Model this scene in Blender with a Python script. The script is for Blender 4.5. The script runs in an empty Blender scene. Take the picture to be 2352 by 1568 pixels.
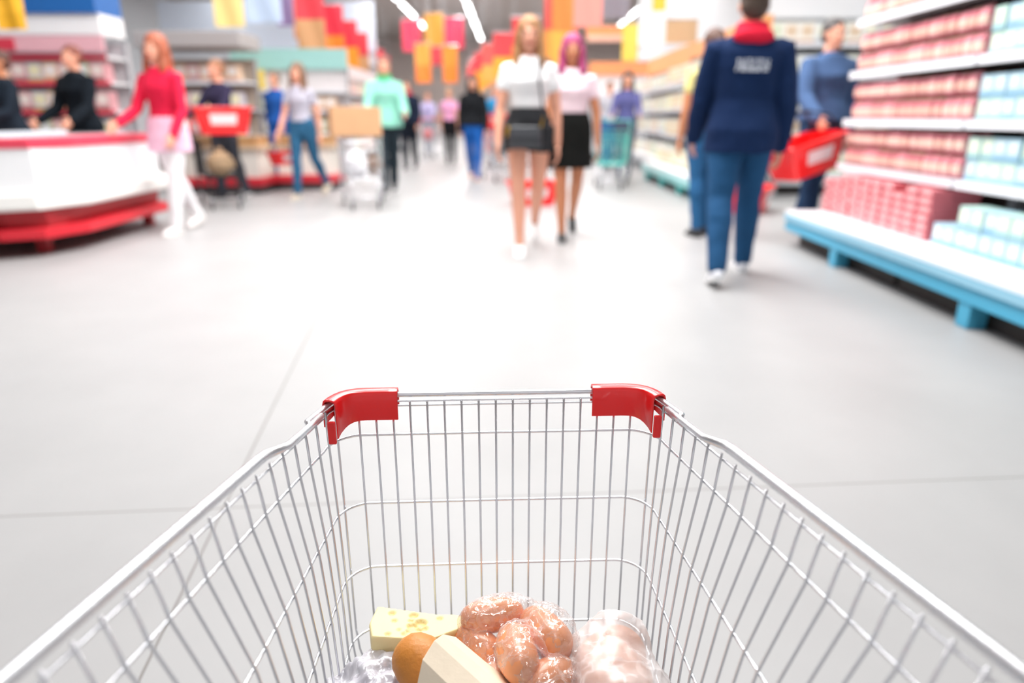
import bpy, math, random
from math import sin, cos, tan, pi, radians as R
from mathutils import Vector as V, Matrix, noise
import numpy as np
random.seed(7)
S = bpy.context.scene
COL = S.collection
D = bpy.data

# ------------------------------------------------------------------ camera
CAMZ, FPX, PITCH = 1.02, 1568.0, R(18.15)
cam = D.cameras.new('camera'); cam.sensor_width = 36; cam.lens = 24; cam.clip_end = 200; cam.clip_start = .02
cam.dof.use_dof = True; cam.dof.focus_distance = .84; cam.dof.aperture_fstop = 2.0
co = D.objects.new('camera', cam); COL.objects.link(co)
co.location = (0, 0, CAMZ); co.rotation_euler = (R(90) - PITCH, 0, 0)
S.camera = co
# ------------------------------------------------------------------ view, world, lamps and added lights
S.view_settings.view_transform = 'Standard'; S.view_settings.look = 'None'
S.view_settings.exposure = 0.0; S.view_settings.gamma = 1; S.view_settings.use_curve_mapping = False
S.cycles.use_denoising = True; S.cycles.max_bounces = 6; S.cycles.transparent_max_bounces = 24
S.cycles.caustics_reflective = False; S.cycles.caustics_refractive = False
w = D.worlds.new('world'); S.world = w; w.use_nodes = True
w.node_tree.nodes['Background'].inputs[0].default_value = (.93, .96, 1, 1)
w.node_tree.nodes['Background'].inputs[1].default_value = .6
CEIL = 5.6
ROWS = (-4.3, -1.75, 2.0, 5.2)
def area(x, y, z, sx, sy, e, c=(1, .997, .99)):
    l = D.lights.new('area_light', 'AREA'); l.shape = 'RECTANGLE'; l.size = sx; l.size_y = sy; l.energy = e; l.color = c
    o = D.objects.new('area_light', l); COL.objects.link(o); o.location = (x, y, z); return o
for x, e in zip(ROWS, (760, 1000, 1000, 600)):
    area(x, 22, CEIL - .42, .25, 38, e * 1.0)
area(-.1, 5.4, CEIL - .42, 1.6, 4.4, 470)  # added light without a fixture, brightens the floor in mid-aisle
area(-.0, .6, CEIL - .42, .9, 2.4, 75)  # added fill overhead, lifts the trolley and its groceries
area(-9.2, 20, CEIL - .42, .25, 34, 420); area(9.2, 20, CEIL - .42, .25, 34, 420)

# ------------------------------------------------------------------ pixel <-> place helpers (2352 x 1568)
def ray(px, py):
    u = (px - 1176) / FPX; v = (784 - py) / FPX
    return V((u, cos(PITCH) + v * sin(PITCH), -sin(PITCH) + v * cos(PITCH)))
def at(px, py, Y):
    d = ray(px, py); return V((0, 0, CAMZ)) + d * (Y / d.y)
def ground(px, py):
    d = ray(px, py); return V((0, 0, CAMZ)) + d * (-CAMZ / d.z)
def atx(px, Y, z):
    """X of pixel column px for a point at forward distance Y and height z"""
    return (px - 1176) / FPX * (Y * cos(PITCH) + (CAMZ - z) * sin(PITCH))

# ------------------------------------------------------------------ materials
def lin(c):
    return tuple((x / 12.92 if x <= .04045 else ((x + .055) / 1.055) ** 2.4) for x in c)
def hexc(h):
    return lin(tuple(int(h[i:i + 2], 16) / 255 for i in (0, 2, 4)))
MC = {}
def mat(name, col, rough=.55, metal=0, bump=0, bscale=40, var=0, vscale=6, coat=0, spec=.5, trans=0, alpha=1, sss=0, emit=0, bdist=.01):
    if name in MC: return MC[name]
    m = D.materials.new(name); m.use_nodes = True; nt = m.node_tree; b = nt.nodes['Principled BSDF']
    c = hexc(col) if isinstance(col, str) else col
    b.inputs['Base Color'].default_value = (*c, 1)
    b.inputs['Roughness'].default_value = rough; b.inputs['Metallic'].default_value = metal
    b.inputs['Coat Weight'].default_value = coat; b.inputs['Specular IOR Level'].default_value = spec
    b.inputs['Transmission Weight'].default_value = trans; b.inputs['Alpha'].default_value = alpha
    if sss:
        b.inputs['Subsurface Weight'].default_value = sss; b.inputs['Subsurface Radius'].default_value = (.02, .008, .004)
        b.inputs['Subsurface Scale'].default_value = .3
    if emit:
        b.inputs['Emission Color'].default_value = (*c, 1); b.inputs['Emission Strength'].default_value = emit
    tc = nt.nodes.new('ShaderNodeTexCoord')
    if var:
        n = nt.nodes.new('ShaderNodeTexNoise'); n.inputs['Scale'].default_value = vscale; n.inputs['Detail'].default_value = 5
        nt.links.new(tc.outputs['Object'], n.inputs['Vector'])
        mx = nt.nodes.new('ShaderNodeMix'); mx.data_type = 'RGBA'
        mx.inputs['A'].default_value = (*[x * (1 - var) for x in c], 1); mx.inputs['B'].default_value = (*[min(1, x * (1 + var)) for x in c], 1)
        nt.links.new(n.outputs['Fac'], mx.inputs['Factor']); nt.links.new(mx.outputs['Result'], b.inputs['Base Color'])
    if bump:
        n = nt.nodes.new('ShaderNodeTexNoise'); n.inputs['Scale'].default_value = bscale; n.inputs['Detail'].default_value = 4
        nt.links.new(tc.outputs['Object'], n.inputs['Vector'])
        bp = nt.nodes.new('ShaderNodeBump'); bp.inputs['Strength'].default_value = bump; bp.inputs['Distance'].default_value = bdist
        nt.links.new(n.outputs['Fac'], bp.inputs['Height']); nt.links.new(bp.outputs['Normal'], b.inputs['Normal'])
    MC[name] = m; return m
def cm(h, rough=.6, **k):
    return mat('paint_' + h + ('_%d' % (rough * 100)), h, rough, **k)
def cloth(h, var=.12):
    return mat('cloth_' + h, h, .9, bump=.35, bscale=28, bdist=.02, var=var, vscale=9, spec=.2)
WHITE = mat('white_enamel', 'f4f5f7', .35)
STEEL = mat('zinc_wire', 'e6e8ec', .25, .8)
DARKM = mat('dark_metal', '2c2e31', .4, .6)
RUBBER = mat('rubber', '303234', .7)
REDP = mat('red_plastic', 'ff1a1e', .3, coat=.3)
SKIN = mat('skin', 'e6a78c', .55, sss=.08, var=.05)
SKIN2 = mat('skin_tan', 'c98660', .55, sss=.08, var=.05)
GLASS = mat('clear_glass', 'e8f4f4', .05, alpha=.22)

# ------------------------------------------------------------------ mesh helpers
class MB:
    def __init__(s): s.v = []; s.f = []; s.m = []
    def add(s, vs, fs, mi=0):
        k = len(s.v); s.v += [tuple(v) for v in vs]; s.f += [tuple(i + k for i in f) for f in fs]; s.m += [mi] * len(fs); return s
    def box(s, x0, x1, y0, y1, z0, z1, mi=0):
        v = [(x, y, z) for z in (z0, z1) for y in (y0, y1) for x in (x0, x1)]
        return s.add(v, [(0, 2, 3, 1), (4, 5, 7, 6), (0, 1, 5, 4), (2, 6, 7, 3), (0, 4, 6, 2), (1, 3, 7, 5)], mi)
    def loft(s, rings, mi=0, cap=True):
        n = len(rings[0]); vs = [p for r in rings for p in r]; fs = []
        for i in range(len(rings) - 1):
            for j in range(n):
                a = i * n + j; b = i * n + (j + 1) % n
                fs.append((a, b, b + n, a + n))
        if cap: fs.append(tuple(range(n - 1, -1, -1))); fs.append(tuple((len(rings) - 1) * n + j for j in range(n)))
        return s.add(vs, fs, mi)
    def tube(s, pts, r, seg=8, mi=0, flat=1.0, hint=None, round_ends=False):
        """r: number or one per point; flat scales the second radius (hint = direction of the first)"""
        pts = [V(p) for p in pts]; n = len(pts)
        rs = list(r) if hasattr(r, '__len__') else [r] * n
        if round_ends:
            d0 = (pts[0] - pts[1]).normalized(); d1 = (pts[-1] - pts[-2]).normalized()
            a = []; ar = []
            for t in (80, 50, 25): a.append(pts[0] + d0 * rs[0] * sin(R(t))); ar.append(rs[0] * cos(R(t)))
            b = []; br = []
            for t in (25, 50, 80): b.append(pts[-1] + d1 * rs[-1] * sin(R(t))); br.append(rs[-1] * cos(R(t)))
            pts = a + pts + b; rs = ar + rs + br; n = len(pts)
        tang = []
        for i in range(n):
            a = pts[max(i - 1, 0)]; b = pts[min(i + 1, n - 1)]
            if 0 < i < n - 1:
                t = (pts[i] - a).normalized() + (b - pts[i]).normalized()
            else: t = b - a
            tang.append(t.normalized() if t.length > 1e-9 else V((0, 0, 1)))
        u = V(hint) if hint else (V((0, 0, 1)) if abs(tang[0].z) < .9 else V((1, 0, 0)))
        rings = []
        for p, t, q in zip(pts, tang, rs):
            u = (u - t * u.dot(t)).normalized(); w_ = t.cross(u)
            rings.append([p + u * (q * cos(2 * pi * k / seg)) + w_ * (q * flat * sin(2 * pi * k / seg)) for k in range(seg)])
        return s.loft(rings, mi)
    def ell(s, c, r, seg=16, rings=10, mi=0, M=None):
        c = V(c); rr = []
        for i in range(rings + 1):
            t = pi * (i + .0) / rings; t = min(max(t, .06), pi - .06)
            ring = []
            for k in range(seg):
                p = V((r[0] * sin(t) * cos(2 * pi * k / seg), r[1] * sin(t) * sin(2 * pi * k / seg), -r[2] * cos(t)))
                if M: p = M @ p
                ring.append(c + p)
            rr.append(ring)
        return s.loft(rr, mi)
    def mesh(s, name):
        me = D.meshes.new(name); me.from_pydata(s.v, [], s.f); me.update(); return me
    def build(s, name, mats, parent=None, smooth=False, bevel=0, loc=None, rot=None, vox=0, sm=0, auto=None):
        me = s.mesh(name)
        mats = mats if isinstance(mats, (list, tuple)) else [mats]
        if vox: me = remesh(me, vox, sm, name)
        for m in mats: me.materials.append(m)
        if not vox and len(mats) > 1: me.polygons.foreach_set('material_index', s.m)
        o = D.objects.new(name, me); COL.objects.link(o)
        if parent is not None: o.parent = parent
        if loc is not None: o.location = loc
        if rot is not None: o.rotation_euler = rot
        if smooth or vox: me.polygons.foreach_set('use_smooth', [True] * len(me.polygons))
        if bevel:
            b = o.modifiers.new('b', 'BEVEL'); b.width = bevel; b.segments = 2; b.limit_method = 'ANGLE'
        return o
WORK = D.scenes.new('work')
def remesh(me, vox, sm, name):
    o = D.objects.new('tmp', me); WORK.collection.objects.link(o)
    r = o.modifiers.new('r', 'REMESH'); r.mode = 'VOXEL'; r.voxel_size = vox
    if sm:
        q = o.modifiers.new('s', 'SMOOTH'); q.iterations = sm; q.factor = .5
    vl = WORK.view_layers[0]; vl.update(); dg = vl.depsgraph
    out = D.meshes.new_from_object(o.evaluated_get(dg)); out.name = name
    D.objects.remove(o); D.meshes.remove(me); out.materials.clear(); return out
def tag(o, label=None, cat=None, group=None, kind=None):
    if label: o['label'] = label
    if cat: o['category'] = cat
    if group: o['group'] = group
    if kind: o['kind'] = kind
    return o
def empty(name, loc=(0, 0, 0), rz=0):
    o = D.objects.new(name, None); COL.objects.link(o); o.location = loc; o.rotation_euler = (0, 0, rz); return o
def copy_tree(o, parent=None):
    c = o.copy(); COL.objects.link(c); c.parent = parent
    for ch in list(o.children): copy_tree(ch, c)
    return c
def arc(c, r, a0, a1, n, z):
    return [V((c[0] + r * cos(a0 + (a1 - a0) * i / n), c[1] + r * sin(a0 + (a1 - a0) * i / n), z)) for i in range(n + 1)]

# ------------------------------------------------------------------ the hall
def floor_mat():
    m = D.materials.new('polished_floor'); m.use_nodes = True; nt = m.node_tree; N = nt.nodes; L = nt.links; b = N['Principled BSDF']
    b.inputs['Roughness'].default_value = .42; b.inputs['Specular IOR Level'].default_value = .35
    tc = N.new('ShaderNodeTexCoord')
    n1 = N.new('ShaderNodeTexNoise'); n1.inputs['Scale'].default_value = 1.1; n1.inputs['Detail'].default_value = 9; n1.inputs['Roughness'].default_value = .6
    L.new(tc.outputs['Object'], n1.inputs['Vector'])
    cr = N.new('ShaderNodeValToRGB'); L.new(n1.outputs['Fac'], cr.inputs['Fac'])
    cr.color_ramp.elements[0].position = .3; cr.color_ramp.elements[0].color = (.345, .344, .346, 1)
    cr.color_ramp.elements[1].position = .7; cr.color_ramp.elements[1].color = (.394, .393, .395, 1)
    def groove(ang, px, py, span, width):
        # distance to a family of parallel slab joints through (px,py)
        mp = N.new('ShaderNodeVectorMath'); mp.operation = 'DOT_PRODUCT'
        L.new(tc.outputs['Object'], mp.inputs[0]); mp.inputs[1].default_value = (cos(ang), sin(ang), 0)
        a = N.new('ShaderNodeMath'); a.operation = 'SUBTRACT'; L.new(mp.outputs['Value'], a.inputs[0]); a.inputs[1].default_value = px * cos(ang) + py * sin(ang)
        w_ = N.new('ShaderNodeMath'); w_.operation = 'PINGPONG'; L.new(a.outputs[0], w_.inputs[0]); w_.inputs[1].default_value = span / 2
        lt = N.new('ShaderNodeMath'); lt.operation = 'LESS_THAN'; L.new(w_.outputs[0], lt.inputs[0]); lt.inputs[1].default_value = width
        return lt.outputs[0]
    g1 = groove(R(7.7), -.93, 2.65, 6.0, .0032)          # along the aisle
    g2 = groove(R(94.2), -.15, 1.69, 6.0, .0026)         # across the aisle
    mx = N.new('ShaderNodeMath'); mx.operation = 'MAXIMUM'; L.new(g1, mx.inputs[0]); L.new(g2, mx.inputs[1])
    c2 = N.new('ShaderNodeMix'); c2.data_type = 'RGBA'; L.new(mx.outputs[0], c2.inputs['Factor']); L.new(cr.outputs['Color'], c2.inputs['A']); c2.inputs['B'].default_value = (.2, .19, .18, 1)
    L.new(c2.outputs['Result'], b.inputs['Base Color'])
    return m
def struct(name, mb, m):
    o = mb.build(name, m); o['kind'] = 'structure'; return o
struct('floor', MB().box(-14, 14, -3, 46, -.1, 0), floor_mat())
struct('ceiling', MB().box(-14, 14, -3, 46, CEIL, CEIL + .1), mat('ceiling_board', 'b8ada7', .9, var=.1, vscale=.8))
struct('wall_back', MB().box(-14, 14, 46, 46.2, 0, CEIL), mat('back_wall_paint', 'cdbfb9', .9, var=.12, vscale=.6))
struct('wall_left', MB().box(-14.2, -14, -3, 46, 0, CEIL), mat('side_wall_paint', 'dfe2e6', .9))
struct('wall_right', MB().box(14, 14.2, -3, 46, 0, CEIL), mat('side_wall_paint', 'dfe2e6', .9))
struct('wall_front', MB().box(-14, 14, -3.2, -3, 0, CEIL), mat('side_wall_paint', 'dfe2e6', .9))
LAMPE = mat('lamp_diffuser', 'ffffff', .5, emit=9)
def lamp():
    e = empty('ceiling_light')
    MB().box(-.09, .09, -1.9, 1.9, -.06, .03).build('housing', WHITE, e)
    MB().box(-.075, .075, -1.85, 1.85, -.085, -.06).build('diffuser', LAMPE, e)
    for y in (-1.3, 1.3): MB().tube([(0, y, .03), (0, y, .3)], .006, 5).build('hanger', STEEL, e)
    return e
L0 = lamp(); first = True
rn = {-4.3: 'second row from the left', -1.75: 'row left of the aisle centre', 2.0: 'row right of the aisle centre', 5.2: 'row over the right shelves'}
for x in ROWS:
    for k in range(5):
        o = L0 if first else copy_tree(L0); first = False
        o.location = (x, 22 + 4.6 * k + (.5 if x > 0 else 0), CEIL - .3)
        tag(o, 'long white strip light hanging from the ceiling, ' + rn[x], 'light', 'strip lights in the ' + rn[x])

# ------------------------------------------------------------------ the shopping trolley in front
# cart frame: origin on the floor under the middle of the front rim, +y towards the shelves ahead
CF = Matrix.Translation((-.021, .80, 0)) @ Matrix.Rotation(R(2.6), 4, 'Z')
cart = empty('shopping_trolley', (-.021, .80, 0), R(2.6))
tag(cart, 'large empty-sided wire shopping trolley with red corner guards in the foreground', 'shopping trolley')
cart['label'] = 'large silver wire shopping trolley with red corner guards, nearest in the foreground'
def half(z, y):
    """half width of the basket at height z, y behind the front (y<=0)"""
    w0 = .200
    w1 = float(np.interp(z, (.283, .337, .437, .536, .635, .689), (.200, .208, .222, .250, .298, .312)))
    return w0 + (w1 - w0) * (-y / .46)
ZR, ZB = .689, .283
YB = -.86
def ring(z, r=.0032, rc=.045, name='ring_wire', y0=0, lift=0):
    pts = []
    n = 14
    for i in range(n + 1):
        y = YB + (-rc - YB) * i / n; pts.append(V((-half(z, y), y + y0, z)))
    w_ = half(z, -rc)
    for i in range(1, 8):
        a = pi - (pi / 2) * i / 8; pts.append(V((-w_ + rc + rc * cos(a), -rc + y0 + rc * sin(a), z)))
    pts.append(V((0, y0, z)))
    pts2 = [V((-p.x, p.y, p.z)) for p in pts[:-1]][::-1]
    return MB().tube(pts + pts2, r, 10)
for k, z in enumerate((.635, .536, .437, .337)):
    ring(z, .0018).build('horizontal_wire', STEEL, cart, smooth=True)
# upper rim rail: thick tube on both sides with an outward kink near the front, thinner bar across the front
def rim_side(sx):
    pts = []
    ys = [YB, -.6, -.5, -.4, -.3, -.2, -.168, -.156, -.146, -.136, -.115, -.09, -.06]
    for y in ys:
        off = .006 if y < -.158 else (.006 - .014 * min(1, (y + .158) / .022))
        pts.append(V((sx * (half(ZR, y) + off - .002), y, ZR)))
    return MB().tube(pts, [.0060] * (len(pts) - 6) + [.0056, .0048, .0044, .0042, .0040, .0040], 14)
for sx in (-1, 1):
    rim_side(sx).build('side_rail', STEEL, cart, smooth=True)
def front_rim(z, r, y0, ext, wid=0):
    pts = []
    for sx in (-1, 1):
        a = []
        w_ = half(z, 0) + wid
        a.append(V((sx * (w_ + .009), -.081 + y0, z - .004)))
        a.append(V((sx * (w_ + .015), -.083 + y0, z - .001)))
        a.append(V((sx * (w_ + .0175), -.078 + y0, z)))
        rc = .024
        a.append(V((sx * (w_ + .006), -.038 + y0, z)))
        for i in range(0, 7):
            t = (pi / 2) * i / 6 + R(12) * (1 - i / 6)
            a.append(V((sx * (w_ - rc + rc * cos(t)), -rc + rc * sin(t) + y0, z)))
        pts.append(a)
    return MB().tube(pts[0] + pts[1][::-1], r, 12)
front_rim(ZR - .001, .0037, .004, 0).build('front_rim_bar', STEEL, cart, smooth=True)
MB().tube([(-.2, 0, ZR - .009), (-.195, .002, ZR - .009), (.195, .002, ZR - .009), (.2, 0, ZR - .009)], .0017, 8).build('front_rim_rod', STEEL, cart, smooth=True)
ring(ZR - .014, .0016, .03).build('rim_rod', STEEL, cart, smooth=True)
# vertical wires
mb = MB()
for i in range(17):
    x = -.1725 + .0216 * i
    mb.tube([(x, -.0033, ZR - .008), (x, -.0033, .345), (x, -.0055, ZB + .012), (x, -.014, ZB + .003), (x, -.03, ZB), (x, YB, ZB)] if 0 < i < 16 else
            [(x, -.0033, ZR - .008), (x, -.0033, .335)], .00145, 8)
mb.build('front_panel', STEEL, cart, smooth=True)
for sx in (-1, 1):
    mb = MB()
    for k in range(34):
        y = -.012 - .025 * k
        if y < YB: break
        pts = [V((sx * (half(z, y) - .0033), y, z)) for z in (ZR - .006, .635, .58, .536, .48, .437, .39, .345)]
        w_ = half(.337, y) - .0033
        pts += [V((sx * (w_ - .003), y, .31)), V((sx * (w_ - .006), y, ZB + .015)), V((sx * (w_ - .018), y, ZB + .002)), V((sx * .12, y, ZB))]
        mb.tube(pts, .0016, 8)
    mb.build('side_panel', STEEL, cart, smooth=True)
mb = MB()
for k in range(17):
    y = -.02 - .05 * k
    w_ = half(.337, y) - .022
    mb.tube([(-w_, y, ZB - .005), (w_, y, ZB - .005)], .0018, 8)
mb.tube([(-.195, YB, ZB - .008), (-.19, -.012, ZB - .006), (-.17, 0.003, ZB - .006), (.17, .003, ZB - .006), (.19, -.012, ZB - .006), (.195, YB, ZB - .008)], .0024, 8)
mb.build('basket_floor', STEEL, cart, smooth=True)
mb = MB()
for i in range(13):
    x = -.27 + .045 * i
    mb.tube([(x, YB, ZR), (x * .75, YB, ZB)], .0026, 6)
for z in (.35, .45, .55, ZR): mb.tube([(-half(z, YB), YB, z), (half(z, YB), YB, z)], .004, 6)
mb.build('rear_gate', STEEL, cart, smooth=True)
# red corner guards
def guard(sx):
    m_ = MB(); path = []
    w_ = half(ZR, 0) + .010
    # plan path of the guard from the middle side to beyond the corner (x outward)
    path = [(.1225, .0), (.135, 0), (.15, 0), (.162, 0), (.172, -.001), (.181, -.004), (.1885, -.009), (.194, -.016), (.198, -.024), (.2005, -.033)]
    def sec(i, p):
        t = i / (len(path) - 1)
        a = V((path[max(i - 1, 0)][0], path[max(i - 1, 0)][1], 0)); b = V((path[min(i + 1, len(path) - 1)][0], path[min(i + 1, len(path) - 1)][1], 0))
        d = (b - a).normalized(); n = V((-d.y, d.x, 0)); n = -n if n.y < -.01 or n.x < -.5 else n     # outward
        zb = ZR - .031 - (.012 * max(0, (t - .45) / .55) ** 1.6)
        zt = ZR + .008
        prof = [(-.0080, zb), (-.0080, zt - .006), (-.006, zt - .001), (0, zt), (.006, zt), (.009, zt - .002), (.0105, zt - .007), (.0105, zb + .014), (.0085, zb + .014), (.0085, zt - .008), (.006, zt - .0035),
                (0, zt - .0025), (-.0045, zt - .004), (-.0060, zt - .008), (-.0060, zb)]
        return [V((sx * (p[0] + n.x * a_), p[1] + n.y * a_, z_)) for a_, z_ in prof]
    rings = [sec(i, p) for i, p in enumerate(path)]
    if sx < 0: rings = [r_[::-1] for r_ in rings]
    m_.loft(rings)
    o = m_.build('corner_guard', REDP, cart)
    for p_ in o.data.polygons: p_.use_smooth = len(p_.vertices) == 4
    b = o.modifiers.new('b', 'BEVEL'); b.width = .0012; b.segments = 2; b.limit_method = 'ANGLE'; b.angle_limit = R(35)
    c = MB().box(sx * .1985 - .005, sx * .1985 + .005, -.044, -.039, ZR - .046, ZR - .016)
    c.build('clip', REDP, o, bevel=.002)
guard(-1); guard(1)
# push handle, frame and castors (mostly below and behind the lens)
MB().tube([(-.30, YB - .06, ZR + .02), (-.27, YB - .09, ZR + .1), (.27, YB - .09, ZR + .1), (.30, YB - .06, ZR + .02)], .014, 10).build('push_handle', REDP, cart, smooth=True)
mb = MB()
for sx in (-1, 1):
    mb.tube([(sx * .30, YB - .05, ZR + .03), (sx * .30, YB, ZR - .02), (sx * .25, YB + .06, .16), (sx * .20, -.30, .14), (sx * .15, -.2, .15), (sx * .15, -.2, ZB - .012)], .011, 8)
mb.tube([(-.25, YB + .06, .16), (.25, YB + .06, .16)], .01, 8); mb.tube([(-.19, -.28, .14), (.19, -.28, .14)], .01, 8)
mb.build('chassis', STEEL, cart, smooth=True)
def caster(parent, x, y, s=1):
    f = MB().box(x - .018 * s, x - .014 * s, y - .03 * s, y + .02 * s, .04 * s, .12 * s).box(x + .014 * s, x + .018 * s, y - .03 * s, y + .02 * s, .04 * s, .12 * s).box(x - .018 * s, x + .018 * s, y - .03 * s, y + .03 * s, .115 * s, .135 * s)
    f = f.build('caster', STEEL, parent)
    MB().tube([(x - .012 * s, y, .055 * s), (x + .012 * s, y, .055 * s)], .055 * s, 16).build('wheel', RUBBER, f)
for x, y in ((-.22, YB + .09), (.22, YB + .09), (-.16, -.30), (.16, -.30)): caster(cart, x, y)

# ------------------------------------------------------------------ groceries in the basket
def lumpy(me, amp, sc, seed=0, ridged=False):
    k = len(me.vertices); co_ = np.empty(k * 3); me.vertices.foreach_get('co', co_); co_ = co_.reshape(-1, 3)
    no = np.array([tuple(v.vector) for v in me.vertex_normals]); sd = V((seed, seed * 2, 0))
    k3 = np.array(sc if hasattr(sc, '__len__') else (sc, sc, sc)); ns = np.array([noise.noise(V(c) + sd) for c in co_ * k3])
    if ridged: ns = .5 - abs(ns) * 2
    me.vertices.foreach_set('co', (co_ + no * (ns * amp)[:, None]).ravel()); me.update()
def subd(o, lv=2):
    m_ = o.modifiers.new('s', 'SUBSURF'); m_.levels = lv; m_.render_levels = lv
def film_mat(name, tint, alpha, rough=.12, bumps=.8, sc=38, wh=.4):
    """thin plastic film: see-through, with whitish creases and sharp wrinkled highlights"""
    m = D.materials.new(name); m.use_nodes = True; nt = m.node_tree; N = nt.nodes; L = nt.links; b = N['Principled BSDF']; out = N['Material Output']
    def nz(scale, dist, det):
        tc = N.new('ShaderNodeTexCoord'); n = N.new('ShaderNodeTexNoise'); n.inputs['Scale'].default_value = scale; n.inputs['Detail'].default_value = det; n.inputs['Distortion'].default_value = dist
        L.new(tc.outputs['Object'], n.inputs['Vector'])
        rg = N.new('ShaderNodeMath'); rg.operation = 'SUBTRACT'; L.new(n.outputs['Fac'], rg.inputs[0]); rg.inputs[1].default_value = .5
        ab = N.new('ShaderNodeMath'); ab.operation = 'ABSOLUTE'; L.new(rg.outputs[0], ab.inputs[0]); return ab
    a1 = nz(sc, 1.2, 3); a2 = nz(sc * .55, 1.6, 2)
    bp = N.new('ShaderNodeBump'); bp.inputs['Strength'].default_value = bumps; bp.inputs['Distance'].default_value = .012; L.new(a2.outputs[0], bp.inputs['Height'])
    b.inputs['Base Color'].default_value = (*hexc(tint), 1); b.inputs['Roughness'].default_value = .5; b.inputs['Specular IOR Level'].default_value = .2
    b.inputs['Subsurface Weight'].default_value = .3; b.inputs['Subsurface Radius'].default_value = (.02, .02, .02)
    mr = N.new('ShaderNodeMapRange'); L.new(a1.outputs[0], mr.inputs['Value']); mr.inputs['From Min'].default_value = 0; mr.inputs['From Max'].default_value = .03
    mr.inputs['To Min'].default_value = min(1, alpha + wh); mr.inputs['To Max'].default_value = alpha
    lw = N.new('ShaderNodeLayerWeight'); lw.inputs['Blend'].default_value = .25
    ad = N.new('ShaderNodeMath'); ad.operation = 'MULTIPLY_ADD'; ad.use_clamp = True; L.new(lw.outputs['Facing'], ad.inputs[0]); ad.inputs[1].default_value = .35; L.new(mr.outputs['Result'], ad.inputs[2])
    tr = N.new('ShaderNodeBsdfTransparent'); m1 = N.new('ShaderNodeMixShader'); L.new(ad.outputs[0], m1.inputs[0]); L.new(tr.outputs[0], m1.inputs[1]); L.new(b.outputs[0], m1.inputs[2])
    gl = N.new('ShaderNodeBsdfGlossy'); gl.inputs['Roughness'].default_value = rough; L.new(bp.outputs[0], gl.inputs['Normal'])
    m2 = N.new('ShaderNodeMixShader'); m2.inputs[0].default_value = .14; L.new(m1.outputs[0], m2.inputs[1]); L.new(gl.outputs[0], m2.inputs[2])
    L.new(m2.outputs[0], out.inputs['Surface']); return m
# swiss cheese wedge
def cheese():
    A = at(850, 1452, .665); B = at(868, 1392, .735); C = at(1085, 1410, .745)
    zt = .405
    A = V((-.166, .672, zt)); 
    def pt(px, py, z):
        d = ray(px, py); return V((0, 0, CAMZ)) + d * ((z - CAMZ) / d.z)
    P_ = [pt(852, 1462, zt), pt(847, 1430, zt), pt(866, 1391, zt), pt(1000, 1409, zt), pt(1088, 1412, zt), pt(1088, 1432, zt), pt(985, 1470, zt)][::-1]
    c = sum(P_, V()) / len(P_)
    hgt = .062
    mb = MB(); n = len(P_)
    rings = []
    for z, k in ((zt - hgt, .97), (zt - hgt + .004, 1), (zt - .003, 1), (zt, .975)):
        ring_ = []
        for i in range(n):
            a, b = P_[i], P_[(i + 1) % n]
            for t in range(6):
                p = a.lerp(b, t / 6); q = c + (p - c) * k; ring_.append(V((q.x, q.y, z)))
        rings.append(ring_)
    mb.loft(rings[::-1] if False else rings)
    mb.v = [tuple(V(v) - c) for v in mb.v]
    o = mb.build('cheese_wedge', mat('cheese', 'ffecb2', .5, sss=.1, var=.04, vscale=30), vox=.0016, sm=2)
    o.location = c; o.data.materials.append(mat('cheese_hole', 'f7e09a', .45))
    me = o.data; k = len(me.vertices); X = np.empty(k * 3); me.vertices.foreach_get('co', X); X = X.reshape(-1, 3); hit = np.zeros(k, bool)
    for px, py, r in ((900, 1408, .005), (905, 1425, .004), (950, 1413, .006), (947, 1437, .007), (966, 1430, .008), (958, 1446, .006), (940, 1449, .005), (928, 1455, .004), (974, 1443, .005), (915, 1446, .003), (1010, 1420, .004), (890, 1456, .004), (944, 1425, .004)):
        q = pt(px, py, zt) - c; r *= .85; d2 = ((X[:, 0] - q.x) / 1.25) ** 2 + (X[:, 1] - q.y) ** 2
        m_ = (d2 < r * r) & (X[:, 2] > -.012); X[m_, 2] -= np.sqrt(r * r - d2[m_]) * .7; hit |= m_
    me.vertices.foreach_set('co', X.ravel())
    me.polygons.foreach_set('material_index', [1 if all(hit[i] for i in p.vertices) else 0 for p in me.polygons]); me.update()
    tag(o, 'pale yellow cheese wedge with small holes lying at the front of the trolley', 'cheese')
    return o
cheese()
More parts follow.
